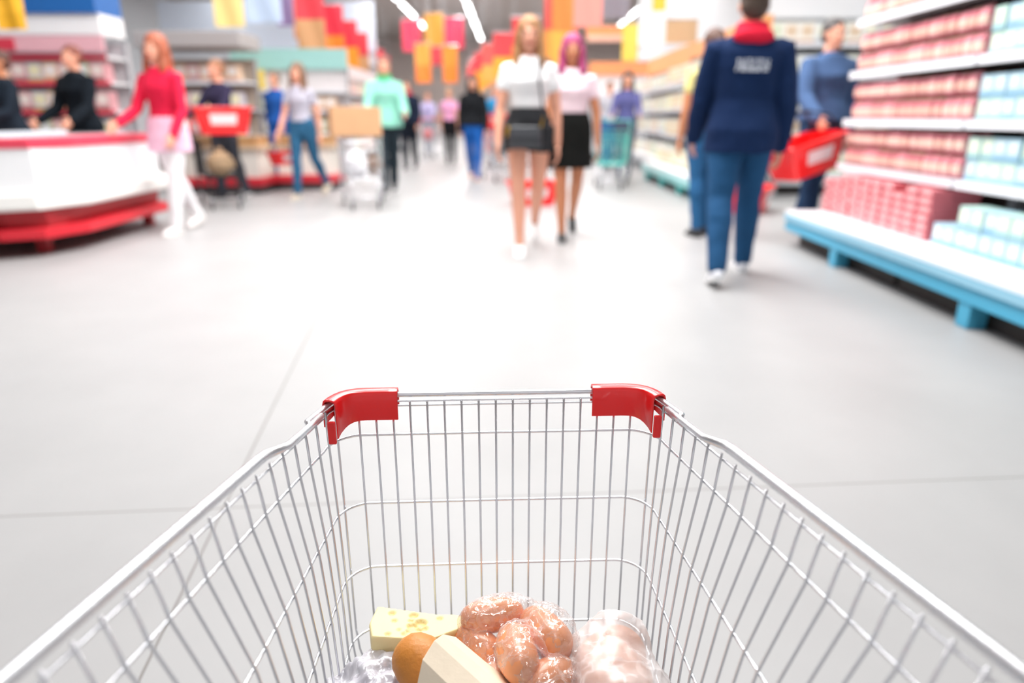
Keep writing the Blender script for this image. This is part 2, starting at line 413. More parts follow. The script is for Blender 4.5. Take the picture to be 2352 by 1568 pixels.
# bread loaf sticking out of a paper bag
def pz(px, py, z):
    d = ray(px, py); return V((0, 0, CAMZ)) + d * ((z - CAMZ) / d.z)
ax0 = pz(936, 1494, .425); ax1 = pz(1162, 1702, .355)
dirb = (ax1 - ax0).normalized()
mb = MB(); ts = [0, .004, .012, .025, .045, .07, .12, .2, .24]
rs = [.008, .018, .026, .0315, .034, .0345, .033, .030, .02]
mb.tube([ax0 + dirb * (t - .013) for t in ts], rs, 24, flat=.95)
bread = mb.build('bread_loaf', None or mat('bread_crust', 'd98c3a', .45, bump=.5, bscale=120, bdist=.003, var=.28, vscale=22, sss=.03), smooth=True)
tag(bread, 'golden brown bread loaf poking out of the paper bag', 'bread')
def paper_bag():
    mb = MB(); rings = []
    up = V((0, 0, 1)); side = dirb.cross(up).normalized(); nrm = side.cross(dirb).normalized()
    for t, a, b in ((.052, .95, 1.0), (.08, 1.0, 1.0), (.12, 1.08, 1.03), (.18, 1.1, 1.05), (.26, 1.1, 1.05), (.30, 1.0, .5)):
        c = ax0 + dirb * t
        prof = [(-1.0, -.75), (-1.08, -.1), (-.98, .55), (-.35, 1.02), (.1, 1.12), (.72, .98), (1.12, .42), (1.08, -.3), (.8, -.9), (0, -1.0)]
        if t == .052: prof = [(x, y) for x, y in prof]
        ring_ = []
        for i, (x, y) in enumerate(prof):
            sk = .03 * (y + .2) if t < .07 else 0        # slanted mouth of the bag
            ring_.append(c + side * (x * .041 * a) + nrm * (y * .042 * b + .004) - dirb * sk * .8)
        rings.append(ring_)
    mb.loft(rings, cap=False)
    mb.add(rings[-1], [tuple(range(10))])
    o = mb.build('paper_bag', mat('kraft_paper', 'fbecd4', .75, bump=.25, bscale=60, bdist=.003, var=.05, vscale=14))
    s_ = o.modifiers.new('t', 'SOLIDIFY'); s_.thickness = .0012
    b = o.modifiers.new('b', 'BEVEL'); b.width = .003; b.segments = 2; b.angle_limit = R(20)
    tag(o, 'folded beige paper bag holding the bread loaf diagonally across the trolley', 'paper bag')
paper_bag()
# sausages inside film
SAUS = mat('sausage_skin', 'f7a06c', .32, sss=.12, var=.12, vscale=25, coat=.4)
def sausage(px, py, z, ang, ln, r, tilt=0, name='sausage'):
    c = pz(px, py, z); mb = MB(); pts = []; rr = []
    for i in range(13):
        t = -1 + 2 * i / 12; th = t * pi / 2
        pts.append(V((sin(th) * ln / 2, .006 * cos(t * 1.6), 0))); rr.append(max(.004, r * abs(cos(th)) ** .42))
    pts[0].x -= .003; pts[-1].x += .003
    mb.tube(pts, rr, 20)
    M = Matrix.Rotation(ang, 4, 'Z') @ Matrix.Rotation(tilt, 4, 'Y')
    o = mb.build('sausage', SAUS, smooth=True); o.location = c; o.rotation_euler = M.to_euler()
    return o
sa = [(1133, 1420, .415, R(12), .074, .0215, 0, 'plump orange sausage lying crosswise at the back of the plastic bag'),
      (1262, 1452, .415, R(118), .082, .0255, R(8), 'large plump sausage at the right of the bag, beside the pink wrapped parcel'),
      (1198, 1498, .418, R(100), .078, .0245, R(6), 'plump sausage standing upright in the middle of the sausage bag'),
      (1108, 1480, .39, R(135), .066, .0225, 0, 'sausage at the left of the bag, half hidden by the paper bag'),
      (1268, 1566, .40, R(40), .064, .023, 0, 'sausage nearest the lower edge, under the right-hand sausage'),
      (1150, 1560, .375, R(120), .07, .023, 0, 'sausage low in the bag between paper bag and upright sausage')]
sobs = []
for px, py, z, a, l, r, tl, lab in sa:
    o = sausage(px, py, z, a, l, r, tl); tag(o, lab, 'sausage', 'sausages in the clear plastic bag'); sobs.append(o)
def film():
    mb = MB()
    for o, s_ in zip(sobs, sa):
        M = o.rotation_euler.to_matrix()
        mb.ell(o.location, (s_[4] / 2 + .008, s_[5] + .006, s_[5] + .006), 24, 16, M=M)
    p = pz(1165, 1400, .425)
    mb.ell(p, (.040, .020, .020), 16, 10)
    p = pz(1215, 1405, .425); mb.ell(p, (.012, .012, .018), 12, 8)
    p = pz(1270, 1500, .39); mb.ell(p, (.02, .03, .02), 12, 8)
    o = mb.build('plastic_bag', film_mat('clear_film', 'ffffff', .05, .1, 1.0, 26, .16), vox=.0025, sm=2)
    lumpy(o.data, .0035, 60, 3, True); lumpy(o.data, .0012, 160, 4, True)
    tag(o, 'crinkled clear plastic bag wrapped around the orange sausages', 'plastic bag')
film()
# pink wrapped poultry, right
def parcel():
    c = pz(1405, 1530, .40)
    mb = MB(); mb.ell(c + V((0, -.005, -.02)), (.05, .07, .045), 20, 14)
    mb.ell(c + V((.012, .03, -.01)), (.036, .036, .034), 16, 10)
    me_ = mb.build('poultry_pack', mat('poultry', 'ffb793', .5, sss=.2, var=.1, vscale=20, bump=.3, bscale=30), vox=.004, sm=4)
    tag(me_, 'pale pink poultry piece wrapped in the cloudy bag at the right', 'meat')
    mb = MB()
    mb.ell(c + V((0, -.008, -.018)), (.057, .078, .052), 24, 16); mb.ell(c + V((.010, .034, -.004)), (.043, .042, .044), 16, 12)
    mb.ell(c + V((-.02, .018, .006)), (.028, .03, .03), 16, 10)
    mb.ell(c + V((.04, -.03, -.01)), (.024, .04, .03), 16, 10)
    o = mb.build('cloudy_bag', film_mat('cloudy_film', 'fffafa', .30, .42, .7, 12, .25), vox=.004, sm=5)
    lumpy(o.data, .008, 24, 9, True); lumpy(o.data, .0015, 70, 5, True)
    tag(o, 'cloudy white plastic bag around pink meat at the right of the trolley', 'plastic bag')
parcel()
def grey_bag():
    c = pz(872, 1570, .355)
    mb = MB(); mb.ell(c + V((-.0, -.01, 0)), (.052, .05, .035), 20, 14); mb.ell(c + V((-.035, -.02, -.01)), (.035, .04, .03), 16, 12)
    mb.ell(c + V((.028, -.02, .008)), (.03, .03, .022), 16, 12)
    o = mb.build('grey_plastic_bag', film_mat('lilac_film', 'f0eff8', .55, .2, 1.0, 18, .3), vox=.004, sm=3)
    lumpy(o.data, .011, 36, 2, True); lumpy(o.data, .004, 90, 5, True)
    tag(o, 'crumpled pale lilac translucent carrier bag in the lower left of the trolley', 'plastic bag')
    mb = MB(); mb.ell(c + V((-.0, -.01, -.004)), (.040, .036, .022), 16, 12); mb.ell(c + V((-.035, -.02, -.012)), (.024, .028, .02), 16, 12)
    o = mb.build('plum_bundle', mat('plum_fruit', '8d7c96', .4, var=.3, vscale=30), vox=.004, sm=2)
    o.name = 'dark_fruit'; tag(o, 'dark purplish produce showing faintly through the lilac bag', 'fruit')
    c = pz(962, 1590, .37)
    mb = MB(); mb.ell(c, (.022, .026, .024), 16, 12)
    o = mb.build('white_bag', film_mat('white_film', 'ffffff', .85, .3, 1.0, 24, .15), vox=.0035, sm=2); lumpy(o.data, .005, 50, 8, True)
    tag(o, 'small bright white crumpled bag between lilac bag and paper bag', 'plastic bag')
grey_bag()

# ------------------------------------------------------------------ people
def rx(a): return Matrix.Rotation(a, 3, 'X')
def ry(a): return Matrix.Rotation(a, 3, 'Y')
def ring_e(cx, cy, z, a, b, seg=20, lean=0):
    return [V((cx + a * cos(2 * pi * k / seg), cy + b * sin(2 * pi * k / seg), z)) for k in range(seg)]
PEOPLE = 0
def person(px, Y, h, face, label, male=False, top=('short', 'ffffff'), bottom=('trousers', '333333'), hair=('short', '4a3322'), shoes=('shoe', 'f4f4f4'),
           legs=(22, 8, -20, 14), arms=(-18, 15, 18, 20), ab=(8, 8), skin=None, det=1, X=None, headturn=0, lean=0, sock=None, elbow=None, collar=None, stance=.75, build=1.0):
    """faces +Y before turning by `face`; legs = (right thigh, right knee, left thigh, left knee), arms = (right swing, right elbow, left swing, left elbow) in degrees"""
    global PEOPLE; PEOPLE += 1
    skin = skin or SKIN; s = h / 1.72; vox = {2: .0065, 1: .010, 0: .016}[det]
    x = X if X is not None else atx(px, Y, .9)
    q = build
    J = {}
    hw = .088 if not male else .085
    # legs (lengths at 1.72 m)
    TH, SH = .435, .425
    low = 0
    LG = {}
    for sd, th, kn in ((1, legs[0], legs[1]), (-1, legs[2], legs[3])):
        d1 = rx(R(th)) @ V((0, 0, -1)); d2 = rx(R(th - kn)) @ V((0, 0, -1))
        LG[sd] = (d1, d2); low = min(low, (d1 * TH + d2 * SH).z)
    pz_ = -low + .085
    for sd in (1, -1):
        hip = V((sd * hw, 0, pz_)); kn = hip + LG[sd][0] * TH; an = kn + LG[sd][1] * SH
        an.x *= stance; kn.x *= (1 + stance) / 2
        J[sd] = [hip, kn, an]
    dz = pz_ - .945
    LM = rx(R(-lean))
    def T(p):                         # torso point given at rest height, with lean about the pelvis
        p = V(p); b = V((0, 0, .945)); return LM @ (p - b) + V((0, 0, pz_))
    shx = (.185 if male else .165) * q
    A = {}
    ua, fa = .285, .25
    for sd, sw, el, a_ in ((1, arms[0], arms[1], ab[0]), (-1, arms[2], arms[3], ab[1])):
        sh = T((sd * shx, 0, 1.362)); 
        d1 = rx(R(sw)) @ ry(R(-a_ * sd)) @ V((0, 0, -1)); 
        d2 = rx(R(sw + el)) @ ry(R(-a_ * .3 * sd)) @ V((0, 0, -1))
        el_ = sh + d1 * ua; wr = el_ + d2 * fa; A[sd] = [sh, el_, wr, d2]
    def legmesh(mb, add, a0=0, end=1.0, flare=0):
        for sd in (1, -1):
            hip, kn, an = J[sd]
            P_ = [hip + V((0, 0, .03)), hip.lerp(kn, .3), hip.lerp(kn, .7), kn, kn.lerp(an, .3) + V((0, -.012, 0)), kn.lerp(an, .7), an]
            Q = [.088, .084, .065, .054, .056, .042, .034]
            if male: Q = [v * 1.05 for v in Q]
            Q = [(v + add) * q for v in Q]
            if flare: Q = Q[:4] + [max(v, flare) for v in Q[4:]]
            n = 7 if end >= 1 else max(2, int(round(end * 6)) + 1)
            mb.tube(P_[:n], Q[:n], 16, round_ends=True)
    W = dict(hip=.165, waist=.122, chest=.143, sh=.15) if not male else dict(hip=.158, waist=.142, chest=.170, sh=.178)
    def torso(mb, add, z0=.86, z1=1.46, hem=0, over=False):
        prof = [(.80, .10, .085), (.86, .15, .105), (.93, W['hip'], .112), (1.01, W['hip'] * .93, .105), (1.10, W['waist'], .09), (1.18, W['waist'] * 1.06, .095), (1.28, W['chest'], .112 if not male else .12), (1.35, W['sh'], .098), (1.385, W['sh'] * .96, .084), (1.42, W['sh'] * .70, .074), (1.455, .075, .064), (1.47, .062, .058)]
        rr = []
        for z, a, b in prof:
            if z < z0 - .001 or z > z1: continue
            e = hem if z < z0 + .1 else 0
            if over and z < .95: a = max(a, .216 / q - add); b = max(b, .178 / q - add)
            elif over and z < 1.02: a += .018; b += .012
            rr.append([T(p) for p in ring_e(0, (.012 if 1.2 < z < 1.34 else 0) - (.008 if z < 1.0 else 0), z, (a + add + e) * q, (b + add + e) * (q if male else q))])
        mb.loft(rr)
    def armmesh(mb, add, end=1.0):
        for sd in (1, -1):
            sh, el_, wr, d2 = A[sd]
            P_ = [sh + V((-sd * .03, 0, .005)), sh, sh.lerp(el_, .4), el_, el_.lerp(wr, .35), wr]
            Q = [.040, .047, .044, .038, .037, .026]
            Q = [(v * (1.12 if male else 1) + add) * q for v in Q]
            n = {1.0: 6, .5: 4, .35: 3}.get(end, 6)
            mb.tube(P_[:n], Q[:n], 14, round_ends=True)
    # ---- body, one continuous surface
    mb = MB(); legmesh(mb, 0); torso(mb, 0, .80); armmesh(mb, 0)
    HM = Matrix.Rotation(R(headturn), 3, 'Z')
    HC = T((0, .012, 1.60))
    def H_(p): return HC + HM @ (V(p))
    nk = .05 if not male else .058
    mb.tube([T((0, -.012, 1.40)), T((0, -.008, 1.46)), H_((0, -.012, -.06))], [nk * 1.25, nk, nk * .97], 14)
    mb.ell(H_((0, -.012, .028)), (.074, .092, .088), 20, 14)
    mb.ell(H_((0, .018, -.022)), (.060, .070, .085), 18, 12)
    mb.ell(H_((0, .058, -.085)), (.034, .026, .024), 12, 8)
    if det >= 1:
        mb.tube([H_((0, .083, .006)), H_((0, .098, -.02)), H_((0, .108, -.036)), H_((0, .092, -.042))], [.008, .010, .014, .010], 8)
        mb.ell(H_((0, .078, .018)), (.045, .014, .010), 10, 6)
        for sd in (1, -1): mb.ell(H_((sd * .076, -.006, -.005)), (.010, .018, .030), 8, 6)
    for sd in (1, -1):
        wr = A[sd][2]; d = A[sd][3]; ac = V((sd, 0, 0)); ac = (ac - d * ac.dot(d)).normalized(); fw = d.cross(ac).normalized()
        if fw.y < 0: fw = -fw
        # palm width runs fore-aft (fw), thickness across (ac)
        mb.tube([wr, wr + d * .03, wr + d * .06, wr + d * .088], [.024, .036, .041, .038], 12, flat=.42, hint=fw)
        if det >= 1:
            for k, (o_, ln) in enumerate(((.033, .066), (.011, .076), (-.011, .070), (-.033, .054))):
                b = wr + d * .082 + fw * o_
                c1 = b + d * ln * .5 + fw * o_ * .12 - ac * (sd and 1) * .004; c2 = b + (d * .88 - ac * .5) * ln + fw * o_ * .3
                mb.tube([b, c1, c2], [.0092, .0085, .0072], 8, round_ends=True)
            tb = wr + d * .028 + fw * .030
            mb.tube([tb, tb + (d * .5 + fw * .75) * .035, tb + (d * .85 + fw * .55 - ac * .15) * .062], [.0125, .011, .009], 8, round_ends=True)
        else:
            mb.tube([wr + d * .08, wr + d * .15 - ac * .02], [.034, .02], 8, flat=.5, hint=fw)
    if shoes[0] == 'none' or True:
        for sd in (1, -1):
            an = J[sd][2]; mb.tube([an, an + V((0, .0, -.03))], [.034, .034], 10, round_ends=True)
    body = mb.build('person', skin, None, vox=vox, sm=3)
    body.scale = (s, s, s); body.location = (x, Y, 0); body.rotation_euler = (0, 0, R(face))
    tag(body, label, 'person', 'shoppers in the store')
    def part(mb, name, m_, v=vox, sm=3):
        return mb.build(name, m_, body, vox=v, sm=sm)
    # ---- face
    if det >= 1 and face not in (0,):
        for sd in (1, -1):
            e = MB().ell(H_((sd * .030, .076, .002)), (.0125, .009, .0065), 12, 8).build('eye', mat('eye_white', 'efece8', .3), body, smooth=True)
            MB().ell(H_((sd * .030, .0835, .002)), (.0060, .003, .0060), 10, 6).build('iris', mat('iris', '3b2a20', .3), e, smooth=True)
            MB().tube([H_((sd * .014, .088, .017)), H_((sd * .030, .089, .022)), H_((sd * .046, .080, .018))], [.0028, .0035, .002], 6).build('eyebrow', mat('brow_' + hair[1], hair[1], .8), body, smooth=True)
        MB().tube([H_((-.024, .079, -.062)), H_((-.01, .0875, -.060)), H_((.01, .0875, -.060)), H_((.024, .079, -.062))], [.002, .0065, .0065, .002], 8, flat=.8).build('lips', mat('lips', 'b5544e', .45), body, smooth=True)
    # ---- hair
    HMAT = mat('hair_' + hair[1], hair[1], .5, bump=.6, bscale=60, bdist=.006, var=.3, vscale=40)
    mb = MB()
    if hair[0] in ('short', 'long', 'tail', 'bob'):
        g = .008 if hair[0] == 'short' else .013
        rr = []
        mb.ell(H_((0, -.026, .045)), (.074 + g, .090 + g, .080 + g), 20, 14)
        mb.ell(H_((0, -.050, .0)), (.070 + g, .062 + g, .075), 18, 12)
    if hair[0] in ('long', 'bob'):
        L_ = .33 if hair[0] == 'long' else .13
        for sd in (1, -1):
            mb.tube([H_((sd * .055, .01, .06)), H_((sd * .080, .012, 0)), H_((sd * .082, .015, -.08)), H_((sd * .088, .03, -.12 - L_ * .25)), H_((sd * .080, .045, -.10 - L_ * .62)), H_((sd * .07, .055, -.08 - L_ * .9))],
                    [.022, .026, .030, .034, .030, .010], 10, round_ends=True)
        mb.tube([H_((0, -.07, .04)), H_((0, -.085, -.05)), H_((0, -.085, -.13)), H_((0, -.085, -.12 - L_ * .6)), H_((0, -.08, -.08 - L_))], [.075, .085, .088, .085, .04], 16, flat=.5, hint=(1, 0, 0), round_ends=True)
    if hair[0] == 'tail':
        mb.tube([H_((0, -.09, .05)), H_((0, -.13, .03)), H_((0, -.14, -.06)), H_((0, -.125, -.16))], [.02, .026, .028, .01], 10, round_ends=True)
    hr = part(mb, 'hair', HMAT, max(vox, .007), 2)
    if det >= 1: lumpy(hr.data, .007, (75, 60, 7), PEOPLE, True)
    # ---- clothes
    kind, colr = top[:2]
    mb = MB(); add = {'short': .011, 'long': .013, 'jacket': .024, 'tank': .010}[kind]
    z0 = {'short': .93, 'long': .93, 'jacket': .86, 'tank': .93}[kind]
    if len(top) > 2: z0 = top[2]
    torso(mb, add, z0, 1.46, over=z0 < .92)
    for sd in (1, -1): mb.ell(T((sd * shx * .93, 0, 1.358)), (.052 * q + add * .7, .056 + add * .8, .045 + add * .6), 12, 8)
    if kind in ('long', 'jacket'): armmesh(mb, add * .85, 1.0)
    if kind == 'short': armmesh(mb, add, .35)
    if kind == 'jacket': mb.tube([T((0, -.01, 1.42)), T((0, -.012, 1.475))], [.075, .068], 16)
    gm = part(mb, {'short': 'shirt', 'long': 'sweater', 'jacket': 'jacket', 'tank': 'top'}[kind], cloth(colr), vox, 6)
    lumpy(gm.data, .006 if kind != 'jacket' else .009, 9, PEOPLE)
    if collar:
        mb = MB(); mb.tube([T((0, -.012, 1.425)), T((0, -.012, 1.49)), T((0, -.014, 1.52))], [.112, .094, .080], 18); mb.ell(T((0, -.075, 1.435)), (.118, .055, .052), 18, 10)
        part(mb, 'hood_collar', cloth(collar), max(vox, .007), 3)
    kb, cb = bottom[:2]
    mb = MB()
    if kb == 'trousers':
        torso(mb, .013, .80, 1.06); legmesh(mb, .012 if not male else .016, flare=.058 if male else .05)
        g2 = part(mb, 'trousers', cloth(cb, .2), vox, 3); lumpy(g2.data, .006, 12, PEOPLE + 5)
    elif kb == 'shorts':
        torso(mb, .016, .80, 1.12)
        for sd in (1, -1):
            hip, kn, an = J[sd]
            mb.tube([hip + V((0, 0, .03)), hip.lerp(kn, .36)], [.112, .110], 18)
        g2 = part(mb, 'shorts', cloth(cb), vox, 3); lumpy(g2.data, .004, 14, PEOPLE)
    else:
        hl = bottom[2] if len(bottom) > 2 else .62
        rr = []
        for z, a, b in ((hl, .20, .165), (hl + .01, .205, .17), ((hl + .95) / 2, .192, .15), (.93, .192, .140), (1.01, .184, .134), (1.08, .160, .120), (1.10, .150, .112)):
            rr.append([T(p) for p in ring_e(0, (J[1][1].y + J[-1][1].y) * .25 if z < .8 else 0, z, a * q, b * q, 32)])
        for i, ring_ in enumerate(rr[:3]):
            for k, p in enumerate(ring_):
                p.x *= 1 + .03 * sin(k * 2 * pi / 8 * 2); p.y *= 1 + .04 * cos(k * 2 * pi / 8 * 2)
        mb.loft(rr); g2 = part(mb, 'skirt', cloth(cb), vox, 2)
    # ---- shoes
    for sd in (1, -1):
        an = J[sd][2]; sg = sd
        shin = LG[sd][1]; pitch = math.atan2(shin.y, -shin.z)          # >0: foot ahead of knee
        lift = an.z - .085
        pf = min(R(45), max(0, lift) * 6) 
        F = rx(-pf)
        def S_(p): return an + F @ V(p)
        mb = MB()
        mb.tube([S_((0, -.035, -.045)), S_((0, .0, -.04)), S_((0, .06, -.05)), S_((0, .12, -.058)), S_((0, .155, -.062))], [.036, .042, .042, .040, .026], 14, flat=.72, hint=(1, 0, 0), round_ends=True)
        if shoes[0] != 'flat': mb.tube([S_((0, -.004, -.045)), S_((0, -.004, -.002))], [.044, .040], 12)
        sh_ = part(mb, 'shoe', mat('shoe_' + shoes[1], shoes[1], .6, bump=.2), max(vox * .8, .006), 2)
        if det >= 1:
            outline = [(-.03, -.055), (.03, -.055), (.038, -.02), (.036, .05), (.044, .11), (.036, .165), (.0, .188), (-.036, .165), (-.044, .11), (-.036, .05), (-.038, -.02)]
            MB().loft([[S_((a, b, -.085)) for a, b in outline], [S_((a, b, -.066)) for a, b in outline]]).build('sole', mat('sole_' + (shoes[2] if len(shoes) > 2 else 'e8e8e8'), shoes[2] if len(shoes) > 2 else 'e8e8e8', .7), sh_)
    body['_j'] = 0; del body['_j']
    return body, J, A, T, s

def to_world(body, p):
    s = body.scale[0]; return Matrix.Translation(body.location) @ Matrix.Rotation(body.rotation_euler[2], 4, 'Z') @ (V(p) * s)

# ---- the two women walking towards the trolley
wa, J, A, T, s_ = person(1214, 5.45, 1.73, 180, 'woman in white shirt and dark shorts with crossbody bag walking toward the trolley', top=('short', 'fbfbfd', 1.06),
    bottom=('shorts', '2f3033'), hair=('long', 'a87a50'), shoes=('shoe', 'fbfbfb', 'f6f6f6'), legs=(13, 4, -6, 42), arms=(6, 18, -6, 12), ab=(10, 9), det=2, skin=SKIN)
def strap_bag(body, T, dz=0):
    M = Matrix.Translation(body.location) @ Matrix.Rotation(body.rotation_euler[2], 4, 'Z') @ Matrix.Scale(body.scale[0], 4)
    e = empty('handbag', body.location)
    tag(e, 'black crossbody bag with gold chain ends worn by the woman in white', 'handbag')
    def W_(p): return M @ T(p) - e.location
    # bag body in front of the hip, woman's own right side
    c = V((.03, .185, .90)); rings = []
    for z, a, b in ((-.085, .112, .032), (-.075, .122, .036), (0, .124, .036), (.06, .118, .03), (.072, .11, .024)):
        rings.append([W_((c.x + a * (abs(cos(t)) ** .35) * (1 if cos(t) > 0 else -1), c.y + b * sin(t), c.z + z)) for t in [2 * pi * k / 24 for k in range(24)]])
    b = MB().loft(rings).build('bag_body', mat('black_leather', '3d3f44', .35, bump=.3, bscale=90, bdist=.003), e, smooth=True)
    MB().loft([[W_((c.x + a, c.y + .040, c.z + z)) for a, z in ((-.11, .066), (.11, .066), (.10, -.005), (-.10, -.005))], [W_((c.x + a, c.y + .046, c.z + z)) for a, z in ((-.11, .066), (.11, .066), (.10, -.005), (-.10, -.005))]]).build('bag_flap', mat('black_leather2', '47494e', .3), e, bevel=.004)
    pts = [(-.085, .20, .965), (-.10, .15, 1.08), (-.085, .150, 1.2), (-.07, .148, 1.3), (-.075, .115, 1.40), (-.09, .04, 1.47), (-.085, -.06, 1.46), (-.04, -.13, 1.35), (.06, -.14, 1.2), (.15, -.09, 1.05), (.19, .05, .98), (.15, .19, .965)]
    MB().tube([W_(p) for p in pts], .008, 8).build('strap', mat('strap_leather', '23252b', .5), e, smooth=True)
    MB().tube([W_((-.085, .20, .965)), W_((-.098, .165, 1.04))], .009, 6).build('chain', mat('gold_metal', 'c9a227', .3, 1.0), e)
    MB().tube([W_((.150, .20, .965)), W_((.162, .16, .90))], .009, 6).build('chain', mat('gold_metal', 'c9a227', .3, 1.0), e)
strap_bag(wa, T)
wb, *_ = person(1310, 6.05, 1.67, 180, 'woman with magenta hair, pale pink blouse and black skirt walking toward the trolley', top=('short', 'f2dde6', 1.0),
    bottom=('skirt', '0e100f', .64), hair=('bob', 'a8376e'), shoes=('flat', '2e3133', '8c8c8c'), legs=(10, 4, -12, 26), arms=(14, 40, -4, 10), ab=(8, 12), det=2, skin=SKIN2)
# ---- man in the navy jacket, seen from behind
sm, J, A, T, s_ = person(1702, 4.5, 1.80, -6, 'man in navy jacket with red hood and white lettering walking away', male=True, top=('jacket', '12284e', .80), bottom=('trousers', '234f78'),
    hair=('short', '4a3a30'), shoes=('shoe', 'e9eaf0', 'f4f4f4'), legs=(15, 4, -13, 16), arms=(-4, 20, 14, 22), ab=(8, 8), det=2, collar='d8213c', build=1.06, stance=1.5)
# lettering across the back of the jacket: slanting white strokes, too blurred in the photo to read
M = Matrix.Translation(sm.location) @ Matrix.Rotation(sm.rotation_euler[2], 4, 'Z') @ Matrix.Scale(sm.scale[0], 4)
mb = MB()
xs = [-.098, -.073, -.055, -.032, -.010, .012, .034, .056, .082]
for i, x0 in enumerate(xs):
    for dx, z0, z1 in (((0, 0, .070), (.012, 0, .052)) if i % 2 else ((0, 0, .070), (.008, .022, .030))):
        yb = -.150
        a = T((x0 + dx, yb, 1.245 + z0)); b = T((x0 + dx + .012, yb, 1.245 + z1))
        mb.tube([a, b], .0042, 6)
    mb.tube([T((x0, -.150, 1.250 if i % 3 else 1.312)), T((x0 + .016, -.150, 1.250 if i % 3 else 1.312))], .004, 6)
for v in range(len(mb.v)):
    p = V(mb.v[v]); mb.v[v] = (p.x, p.y, p.z)
lt = mb.build('jacket_lettering', mat('white_print', 'dfe3ee', .7), sm)
jk = [c for c in sm.children if c.name.startswith('jacket') and c is not lt][0]
sw = lt.modifiers.new('w', 'SHRINKWRAP'); sw.target = jk; sw.wrap_method = 'NEAREST_SURFACEPOINT'; sw.offset = .004; sw.wrap_mode = 'OUTSIDE_SURFACE'
# ---- others on the right
person(1622, 6.25, 1.72, 10, 'person in cream top and jeans standing just left behind the navy jacket man', top=('short', 'd9cf8a', .95), bottom=('trousers', '2a5d8a'), hair=('tail', '5c3e33'), shoes=('shoe', '26262a', '333333'),
       legs=(4, 2, -5, 4), arms=(10, 40, 0, 10), det=1, skin=SKIN2)
pr, J, A, T, s_ = person(1885, 6.5, 1.84, 195, 'man in blue-grey jacket and dark jeans carrying a red shopping basket', male=True, top=('jacket', '4b648c', .88), bottom=('trousers', '253e5e'), hair=('short', '4a4443'), shoes=('shoe', 'cfd3d6', 'eeeeee'),
       legs=(8, 4, -8, 14), arms=(22, 30, -4, 14), ab=(14, 9), det=1, skin=SKIN, build=1.08)
# ---- aisle, middle distance
person(1087, 11.9, 1.70, 180, 'woman with long black hair, black jacket and bright blue jeans walking up the aisle', top=('jacket', '17191d', .9), bottom=('trousers', '1d5aa8'), hair=('long', '17151a'), shoes=('flat', 'c08a78'),
       legs=(-14, 18, 14, 4), arms=(-10, 20, 10, 18), det=1)
person(1033, 16.5, 1.66, 180, 'shopper in pink top and black leggings beside the black-haired woman', top=('short', 'e9a6cc', .93), bottom=('trousers', '17171b'), hair=('tail', 'b98f6a'), shoes=('shoe', '222226'), legs=(8, 4, -8, 8), det=0)
person(938, 14.5, 1.74, 175, 'shopper in dark navy clothes with a red collar near the hanging banners', male=True, top=('jacket', '1c2438', .9), bottom=('trousers', '141a26'), hair=('short', '3a2a22'), shoes=('shoe', '1b1b1f'), legs=(8, 4, -10, 12), det=0, collar='c2253f')
person(984, 20.0, 1.70, 180, 'distant shopper in lilac top pushing a trolley with a red bag', top=('long', 'b9b3da', .93), bottom=('trousers', '8f98a8'), hair=('short', '6b4a38'), shoes=('shoe', '444444'), arms=(35, 50, 35, 50), legs=(6, 4, -6, 8), det=0)
person(1137, 15.5, 1.68, 180, 'distant shopper in blue top standing behind a red trolley', top=('short', '2f8fc4', .93), bottom=('trousers', '5b5f78'), hair=('short', '8c6a50'), shoes=('shoe', '333333'), arms=(30, 50, 30, 50), legs=(6, 4, -6, 8), det=0)
person(1437, 11.6, 1.72, 170, 'dark-haired shopper in blue and purple clothes at the teal trolley', top=('long', '5c5d90', .93), bottom=('trousers', '4d5668'), hair=('long', '2a2426'), shoes=('shoe', '777777'), arms=(30, 45, 30, 45), legs=(6, 4, -6, 8), det=0)
person(1398, 14.5, 1.70, 180, 'shopper in pale grey shirt farther back by the orange sign', top=('short', 'c9cbd6', .93), bottom=('trousers', '3c6fa0'), hair=('short', '6b4f40'), shoes=('shoe', '555555'), legs=(6, 4, -6, 8), det=0)
# ---- left of the aisle
person(888, 9.9, 1.80, 190, 'tall shopper in green and mint jacket pushing the loaded trolley', male=True, top=('jacket', '8fd0bd', .84), bottom=('trousers', '26323a'), hair=('short', '8a5a48'), shoes=('shoe', '1d2328'),
       arms=(32, 35, 30, 40), legs=(10, 6, -14, 10), det=1, collar='35a56c')
person(694, 9.25, 1.68, 165, 'young woman in lilac-grey top and blue jeans with long brown hair', top=('short', 'b9b8c6', .95), bottom=('trousers', '2f6184'), hair=('long', '7d5b43'), shoes=('shoe', 'c9bba8', 'e8e4dc'),
       legs=(12, 4, -16, 24), arms=(14, 20, -14, 14), det=1)
person(640, 11.65, 1.72, 170, 'person in all royal blue work clothes between stalls', top=('long', '2458a6', .9), bottom=('trousers', '1f56a4'), hair=('short', '6f5540'), shoes=('shoe', '5b5048'), legs=(6, 4, -8, 10), det=0)
person(512, 9.3, 1.72, 150, 'shopper in dark vest and lilac shirt behind the loaded black trolley', male=True, top=('long', '35304a', .93), bottom=('trousers', '3a3d48'), hair=('short', '9c6a4a'), shoes=('shoe', '2a2a2e'), arms=(34, 40, 34, 40), legs=(8, 4, -8, 10), det=1)
wr_, J, A, T, s_ = person(386, 6.45, 1.72, 165, 'woman in red cardigan, pink blouse and white trousers beside the white counter', top=('long', 'dd2246', 1.0), bottom=('trousers', 'f1eef4'), hair=('bob', 'a8583a'), shoes=('shoe', 'f0eeee', 'e2ddda'),
       legs=(-12, 18, 12, 4), arms=(22, 40, 8, 30), det=1)
mb = MB(); mb.loft([[T(p) for p in ring_e(0, 0, z, a, b, 28)] for z, a, b in ((.74, .200, .165), (.86, .198, .155), (.96, .184, .135), (1.04, .165, .120))])
